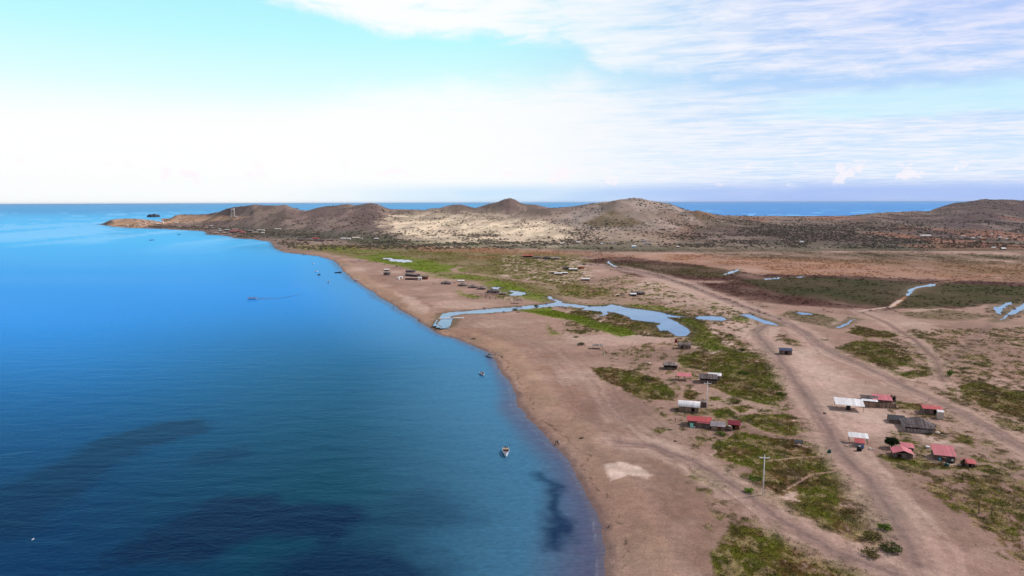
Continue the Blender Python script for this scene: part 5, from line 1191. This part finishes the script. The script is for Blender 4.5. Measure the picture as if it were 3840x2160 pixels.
# ---------------------------------------------------------------- beach hamlet left of the creek
rows = [
 ('hut', 1449, 1016, 17, 5, 3.5, 'shed', WHT, THATCH, 0, 'small hut with a flat white roof, leftmost and rearmost of the beach hamlet'),
 ('thatched_hut', 1450, 1032, 24, 10, 4, 'gable', THATCHL, THATCHL, -5, 'squat grey hut just below the leftmost flat white roof'),
 ('thatched_hut', 1537, 1022, 32, 6, 4, 'gable', THATCH, THATCH, -14, 'dark thatched hut behind the long grey arcaded hall'),
 ('long_house', 1541, 1037, 48, 8, 4.2, 'gable', THATCHL, THATCH, -40, 'long grey thatched hall with a row of dark openings on the beach'),
 ('fish_shed', 1544, 1050, 50, 8, 3, 'shed', mat('pinkish_sheet', (.42, .25, .22), .8, .2, 1), WOOD, -8, 'low pinkish roofed shed in front of the long grey hall'),
 ('hut', 1586, 1048, 34, 10, 4, 'gable', THATCH, RUST, -6, 'brown walled hut at the right end of the beach hamlet'),
 ('white_shed', 1574, 1052, 13, 11, 2, 'shed', WHT, WHITEW, 0, 'square white kiosk in front of the brown walled hut'),
 ('white_shed', 1503, 1046, 12, 7, 2.5, 'shed', WHT, WHITEW, 0, 'right one of two white boxes left of the pinkish roofed shed'),
 ('white_shed', 1493, 1048, 7, 7, 2.0, 'shed', WHT, WHITEW, -20, 'left one of two white boxes left of the pinkish roofed shed'),
 ('thatched_hut', 1672, 1066, 36, 7, 5, 'hip', THATCHL, THATCHL, -12, 'leftmost grey hut of the thatched row beside the meadow'),
 ('white_roof_hut', 1728, 1056, 23, 3, 4, 'shed', WHT, THATCHL, 0, 'flat white roof behind the second hut of the thatched row'),
 ('thatched_hut', 1733, 1073, 30, 6, 5, 'hip', THATCHL, THATCHL, -14, 'second grey hut of the thatched row, below the flat white roof'),
 ('thatched_hut', 1772, 1080, 32, 6, 5, 'hip', THATCHL, THATCHL, -14, 'middle grey hut of the thatched row beside the meadow'),
 ('thatched_hut', 1805, 1086, 30, 7, 5, 'hip', THATCHL, THATCHL, -14, 'fourth grey hut of the thatched row beside the meadow'),
 ('thatched_hut', 1848, 1100, 46, 9, 6, 'hip', THATCH, THATCHL, -14, 'largest and rightmost grey hut of the thatched row near the pond'),
 ('hut', 1884, 1106, 28, 6, 3, 'shed', THATCHL, WOODL, -10, 'low pale lean-to between the largest thatched hut and the pond'),
 # huts inland beyond the creek
 ('canopy_hut', 1980, 965, 38, 6, 6, 'gable', RED, DARK, 0, 'bright red roofed hall, leftmost of the inland hamlet'),
 ('thatched_hut', 2013, 970, 32, 5, 5, 'gable', THATCH, THATCH, -5, 'dark thatched hut next to the bright red roofed hall'),
 ('thatched_hut', 2049, 971, 28, 6, 5, 'hip', THATCH, THATCH, -5, 'dark hipped hut in the middle of the inland hamlet'),
 ('hut', 2082, 973, 32, 6, 5, 'shed', GREY, WOODL, -5, 'pale walled hut at the right end of the inland hamlet'),
 ('shelter', 2047, 978, 18, 4, 3, 'canopy', THATCH, STICK, 0, 'small dark shelter in front of the dark hipped hut'),
 ('hut', 2123, 1010, 24, 7, 4, 'gable', THATCH, WOOD, 0, 'dark hut left of the long pale roof near the orange brick house'),
 ('hut', 2150, 1015, 30, 6, 4, 'shed', WHT, WOOD, 0, 'grey walled hut with long pale roof below the orange brick house'),
 ('brick_house', 2179, 1008, 22, 9, 5, 'shed', BLEACH, BRICK, 0, 'orange brick house right of the long pale roof'),
 ('hut', 2077, 1026, 24, 6, 4, 'shed', BLEACH, WOOD, 0, 'left one of three low pale roofed huts in a row'),
 ('hut', 2093, 1031, 26, 6, 4, 'shed', WHT, WOODL, 0, 'middle and lowest one of three low pale roofed huts'),
 ('hut', 2118, 1029, 20, 6, 4, 'shed', WHT, WOOD, 0, 'right one of three low pale roofed huts in a row'),
 ('hut', 2197, 1053, 28, 7, 4, 'shed', WHT, WOOD, 0, 'lone pale roofed hut on the open sand below the orange brick house'),
 ('thatched_hut', 2392, 1106, 48, 8, 5, 'gable', THATCH, THATCH, -4, 'long dark thatched hut beside the pale flat roof above the creek'),
 ('hut', 2376, 1110, 20, 7, 3, 'shed', WHT, DARK, 0, 'little hut with white roof set against the long dark thatched hut'),
 ('hut', 2317, 1112, 10, 7, 2, 'shed', BLEACH, WOODL, 0, 'tiny pale box hut left of the long dark thatched hut'),
 ('shelter', 2336, 1109, 12, 4, 2, 'canopy', DARK, STICK, 0, 'tiny black shelter left of the long dark thatched hut'),
 # scattered houses below the hills
 ('house', 2378, 930, 15, 7, 5, 'shed', CONC, BLUEW, 0, 'small pale blue house at the foot of the pale hill'),
 ('house', 2415, 908, 18, 6, 7, 'gable', GREY, PLAST, 0, 'upper pale house of two right of the pale blue house'),
 ('house', 2427, 918, 22, 6, 8, 'gable', GREY, PLAST, -10, 'lower pale house of two right of the pale blue house'),
 ('house', 2170, 914, 15, 6, 7, 'shed', WHT, PLAST, 0, 'boxy cream house on the orange earth left of the pale hill'),
 ('house', 2108, 916, 12, 4, 5, 'shed', WHT, PLAST, 0, 'low pale house left of the boxy cream house'),
 ('house', 2217, 917, 30, 4, 5, 'shed', WOODL, PLAST, 0, 'long low brownish house right of the boxy cream house'),
 ('house', 2258, 916, 10, 3, 5, 'shed', WHT, PLAST, 0, 'tiny white house between the two long low houses'),
 ('house', 2300, 916, 16, 4, 5, 'shed', GREY, PLAST, 0, 'low grey house nearest left of the pale blue house'),
 ('house', 2543, 929, 9, 4, 4, 'shed', WHT, WOOD, 0, 'tiny white roofed hut in scrub right of the paired pale houses'),
 ('house', 3009, 912, 12, 6, 5, 'shed', WHT, WHITEW, 0, 'solitary bright white house in the dark scrub'),
 ('long_house', 3473, 890, 38, 7, 8, 'gable', WHT, PLAST, 0, 'long white roofed house on a levelled pad in the right scrub'),
 ('house', 3615, 891, 17, 6, 6, 'shed', BLEACH, PLAST, 0, 'unroofed pale house right of the long white roofed house'),
 ('house', 3652, 897, 12, 4, 5, 'shed', WHT, WOOD, 0, 'low white roofed hut left of the brick red house'),
 ('house', 3677, 891, 11, 4, 6, 'shed', GREY, PLAST, 0, 'grey roofed house just above the brick red house'),
 ('brick_house', 3689, 900, 17, 7, 6, 'shed', BLEACH, BRICK, 0, 'brick red house in the scrub near the right edge'),
 ('house', 3754, 894, 12, 4, 6, 'shed', WHT, PLAST, 0, 'pale house right of the brick red house'),
 ('house', 3778, 898, 9, 3, 5, 'shed', WHT, PLAST, 0, 'tiny white house farthest right in the scrub'),
 ('house', 3721, 883, 5, 5, 3, 'shed', WHT, WHITEW, 0, 'white upright box house highest in the right scrub'),
 ('house', 3728, 931, 12, 3, 5, 'shed', WHT, PLAST, -20, 'low white roof left of the pale blue-grey roof near right edge'),
 ('house', 3765, 936, 15, 4, 5, 'gable', CONC, WOOD, 0, 'pale blue-grey roofed hut lowest near the right edge'),
 # far village at the foot of the left hills
 ('thatched_hut', 1130, 903, 26, 5, 6, 'gable', THATCH, WOOD, 0, 'leftmost dark hut of the shore village left of the red roof'),
 ('thatched_hut', 1158, 902, 26, 4, 6, 'hip', THATCHL, WOOD, 0, 'grey hut second from left in the shore village'),
 ('red_roof_house', 1182, 898, 24, 4, 7, 'gable', RED, WOOD, 0, 'red roofed house in the middle of the shore village'),
 ('thatched_hut', 1196, 905, 40, 4, 6, 'gable', THATCH, WOOD, 0, 'long dark hut directly below the red roofed village house'),
 ('thatched_hut', 1238, 903, 26, 4, 6, 'gable', THATCHL, WOOD, 0, 'grey hut at the right end of the red roofed shore village'),
 ('house', 1286, 899, 17, 5, 7, 'shed', WHT, PLAST, 0, 'left pale house of the white group beyond the green meadow'),
 ('house', 1306, 899, 15, 5, 7, 'shed', WHT, PLAST, 0, 'second pale house of the white group beyond the green meadow'),
 ('house', 1333, 896, 26, 5, 9, 'gable', mat('cream_sheet', (.62, .56, .44), .7, .1, 1), PLAST, 0, 'largest cream roofed house of the white group beyond the meadow'),
 ('house', 1352, 897, 12, 4, 6, 'shed', GREY, PLAST, 0, 'grey roofed house touching the largest cream roof at right'),
 ('house', 1411, 900, 14, 5, 6, 'gable', WHT, WOOD, 0, 'white gabled hut at the right end of the white group'),
 ('house', 975, 866, 28, 4, 9, 'shed', mat('grey_white_sheet', (.5, .5, .5), .7, .1, 1), PLAST, 0, 'long pale roof right of the red roof cluster on the far shore'),
 ('house', 1040, 862, 24, 4, 8, 'shed', mat('cream_sheet2', (.62, .58, .48), .7, .1, 1), PLAST, 0, 'long cream roof highest right in the far shore village'),
 ('house', 940, 869, 20, 4, 8, 'gable', GREY, DARK, 0, 'grey-green roof just right of the red roof cluster'),
 ('house', 955, 875, 22, 4, 8, 'gable', BLEACH, WOOD, 0, 'pinkish roof below the grey-green roof on the far shore'),
 ('house', 983, 875, 12, 3, 7, 'shed', WHT, PLAST, 0, 'small white house below the long pale roof on the far shore'),
 ('red_roof_house', 872, 872, 24, 5, 9, 'gable', PINK, WOOD, 0, 'left roof of the red cluster on the far shore'),
 ('red_roof_house', 895, 870, 22, 5, 9, 'gable', RED, WOOD, 0, 'brightest middle roof of the red cluster on the far shore'),
 ('red_roof_house', 908, 876, 20, 5, 9, 'gable', PINK, WOOD, 0, 'lowest right roof of the red cluster on the far shore'),
 ('house', 880, 863, 20, 3, 8, 'gable', mat('salmon_sheet', (.55, .33, .28), .7, .1, 1), WOOD, 0, 'salmon roof just behind the red cluster on the far shore'),
 ('house', 850, 867, 16, 5, 7, 'shed', WHT, DARK, 0, 'pale roofed dark hut left of the red cluster'),
 ('house', 1000, 862, 16, 3, 7, 'shed', WOODL, WOOD, 0, 'low brownish roof between the two long pale roofs'),
 ('house', 822, 862, 10, 3, 7, 'shed', CONC, DARK, 0, 'upper pale hut in dark scrub left of the red cluster'),
 ('house', 824, 868, 9, 3, 6, 'shed', CONC, DARK, 0, 'lower pale hut in dark scrub left of the red cluster'),
 ('house', 840, 876, 12, 3, 7, 'shed', BLEACH, DARK, 0, 'pinkish hut near the waterline left of the red cluster'),
 ('house', 808, 876, 16, 3, 7, 'shed', BLEACH, WOOD, 0, 'leftmost pinkish hut near the shore bend'),
 ('house', 795, 857, 14, 3, 7, 'shed', GREY, WOOD, 0, 'grey hut in dark scrub above the shore bend'),
 ('house', 770, 856, 14, 3, 7, 'shed', BLEACH, WOOD, 0, 'pale hut in dark scrub left of the grey one above the shore bend'),
 ('house', 790, 849, 10, 3, 7, 'shed', CONC, WOOD, 0, 'small bluish hut highest above the shore bend'),
 ('house', 673, 852, 9, 3, 6, 'shed', BLEACH, PLAST, 0, 'tan hut alone near the shore left of the dark scrub'),
 ('house', 702, 854, 12, 3, 6, 'shed', GREY, WOOD, 0, 'grey hut near the shore right of the tan one'),
 ('house', 518, 844, 12, 3, 7, 'shed', WHT, PLAST, 0, 'leftmost white house of the sandy point village'),
 ('house', 540, 843, 12, 3, 7, 'shed', WHT, PLAST, 0, 'second white house of the sandy point village'),
 ('house', 576, 841, 22, 4, 9, 'shed', WHT, PLAST, 0, 'widest white house of the sandy point village'),
 ('house', 607, 837, 10, 5, 7, 'shed', WHT, WHITEW, 0, 'tall white house above the widest one on the sandy point'),
 ('house', 592, 843, 10, 3, 7, 'shed', WHT, DARK, 0, 'white roofed dark hut right of the widest house on the point'),
 ('house', 660, 838, 14, 3, 7, 'shed', WHT, PLAST, 0, 'pale house right of the sandy point village among dark bushes'),
 ('house', 690, 840, 18, 3, 7, 'shed', BLEACH, PLAST, 0, 'rightmost pale house of the sandy point village'),
 ('house', 474, 847, 9, 3, 6, 'shed', WHT, PLAST, 0, 'tiny white house alone at the foot of the bare sand hill'),
 ('house', 884, 815, 8, 4, 6, 'shed', WHT, WHITEW, 0, 'white hut at the foot of the hillside water tower'),
]
CATS = {'thatched_hut': 'hut', 'white_shed': 'shed', 'fish_shed': 'shed', 'long_house': 'house', 'canopy_hut': 'hut', 'white_roof_hut': 'hut', 'brick_house': 'house', 'red_roof_house': 'house', 'shelter': 'shelter', 'hut': 'hut', 'house': 'house'}
for nm, u, v, w_, h_, d, roof, rm, wm, yw_, lab in rows:
    hut(nm, lab, u, v, w_, h_, d, roof, rm, wm, rise={'gable': .9, 'hip': 1.3, 'shed': .5, 'canopy': .2}[roof] * (1 if v > 950 else 1.5), yaw=yw_, cat=CATS[nm], door=(wm is not DARK and v > 930), openfront=(.45 if nm in ('long_house', 'canopy_hut') and v > 950 else 0))
# parked red car, far right
p = ground(3579, 907); t = thing('parked_car', 'small dark red car parked below the long white roofed house', 'car', p, 0)
bm = bmesh.new(); box(bm, -2.3, 2.3, -.9, .9, .35, .95); box(bm, -1.2, 1.3, -.8, .8, .95, 1.5); bmesh.ops.bevel(bm, geom=bm.edges[:], offset=.12, segments=2); bobj('body', bm, mat('car_red', (.30, .02, .03), .35, .05, 1), t)
bm = bmesh.new(); box(bm, -1.1, 1.2, -.82, .82, 1.02, 1.42); bobj('window', bm, DARK, t)
for x in (-1.45, 1.45):
    for y in (-.85, .85):
        bm = bmesh.new(); tube(bm, (x, y - .1, .33), (x, y + .1, .33), .33, .33, 12); bobj('wheel', bm, DARK, t)
# water tower on the hillside
p = ground(874, 815); k = pxm(p); h = 33 / k; w_ = 12 / k
t = thing('water_tower', 'white water tower on four tall braced legs on the left hillside', 'water tower', p, R(12))
for sx_ in (-1, 1):
    for sy in (-1, 1):
        bm = bmesh.new(); tube(bm, (sx_ * w_ / 2 * 1.05, sy * w_ / 2 * 1.05, -.5), (sx_ * w_ / 2 * .8, sy * w_ / 2 * .8, h * .82), .55, .45, 6); bobj('leg', bm, WHITEW, t)
for z in (.2, .4, .6):
    bm = bmesh.new(); r_ = w_ / 2 * (1.05 - .25 * z / .82)
    for a, b in (((-r_, -r_), (r_, -r_)), ((r_, -r_), (r_, r_)), ((r_, r_), (-r_, r_)), ((-r_, r_), (-r_, -r_))): tube(bm, (a[0], a[1], h * z), (b[0], b[1], h * z), .30, .30, 5)
    bobj('brace', bm, WHITEW, t)
bm = bmesh.new(); box(bm, -w_ * .48, w_ * .48, -w_ * .48, w_ * .48, h * .82, h); bmesh.ops.bevel(bm, geom=bm.edges[:], offset=.8, segments=2); bobj('tank', bm, WHITEW, t)
# rock islet off the point
x, y = plane(575, 813.5, 0); bm = bmesh.new(); bmesh.ops.create_icosphere(bm, subdivisions=4, radius=1.0)
sc_ = 22.5 * y / F
for q in bm.verts:
    c = q.co; s_ = 1 + .12 * math.sin(4 * c.x + 1) * math.cos(5 * c.y) + .07 * math.sin(9 * c.x + 4 * c.y) + .04 * math.sin(17 * c.x)
    zz_ = min(max(0, c.z), .78 + .06 * math.sin(8 * c.x))
    q.co = Vector((c.x * sc_ * s_, c.y * sc_ * .7 * s_, zz_ * 13.0 * y / F * s_ - 1))
o = bobj('rock_island', bm, ROCK); o.location = (x, y, 0); o['label'] = 'dark rocky islet in the sea beyond the sandy point'; o['category'] = 'islet'
# a few trees in the far scrub that stand out
for u, v, w_, h_, l in [(2369, 908, 8, 11, 'upright dark tree between the pale hill and the pale blue house'), (1701, 1044, 13, 5, 'small dark bush on the track above the thatched row'),
                        (1488, 1000, 14, 7, 'grey-green bush above the beach hamlet'), (2190, 995, 20, 7, 'dark tree behind the orange brick house')]:
    bush('tree' if 'tree' in l else 'bush', l, u, v, w_, h_, DG, cat='tree' if 'tree' in l else 'bush', nleaf=260, trunk=.8 if 'tree' in l else 0)

# ---------------------------------------------------------------- the air
bm = bmesh.new(); box(bm, -30000, 30000, -400, 61000, -8, 106)
hz = bpy.data.materials.new('air'); hz.use_nodes = True; ht = hz.node_tree; ht.nodes.clear()
pvn = ht.nodes.new('ShaderNodeVolumePrincipled'); pvn.inputs['Color'].default_value = (.62, .74, 1.0, 1); pvn.inputs['Density'].default_value = 1.0e-5; pvn.inputs['Anisotropy'].default_value = 0.2
on = ht.nodes.new('ShaderNodeOutputMaterial'); ht.links.new(pvn.outputs[0], on.inputs['Volume'])
kindof(bobj('haze', bm, hz), 'stuff')
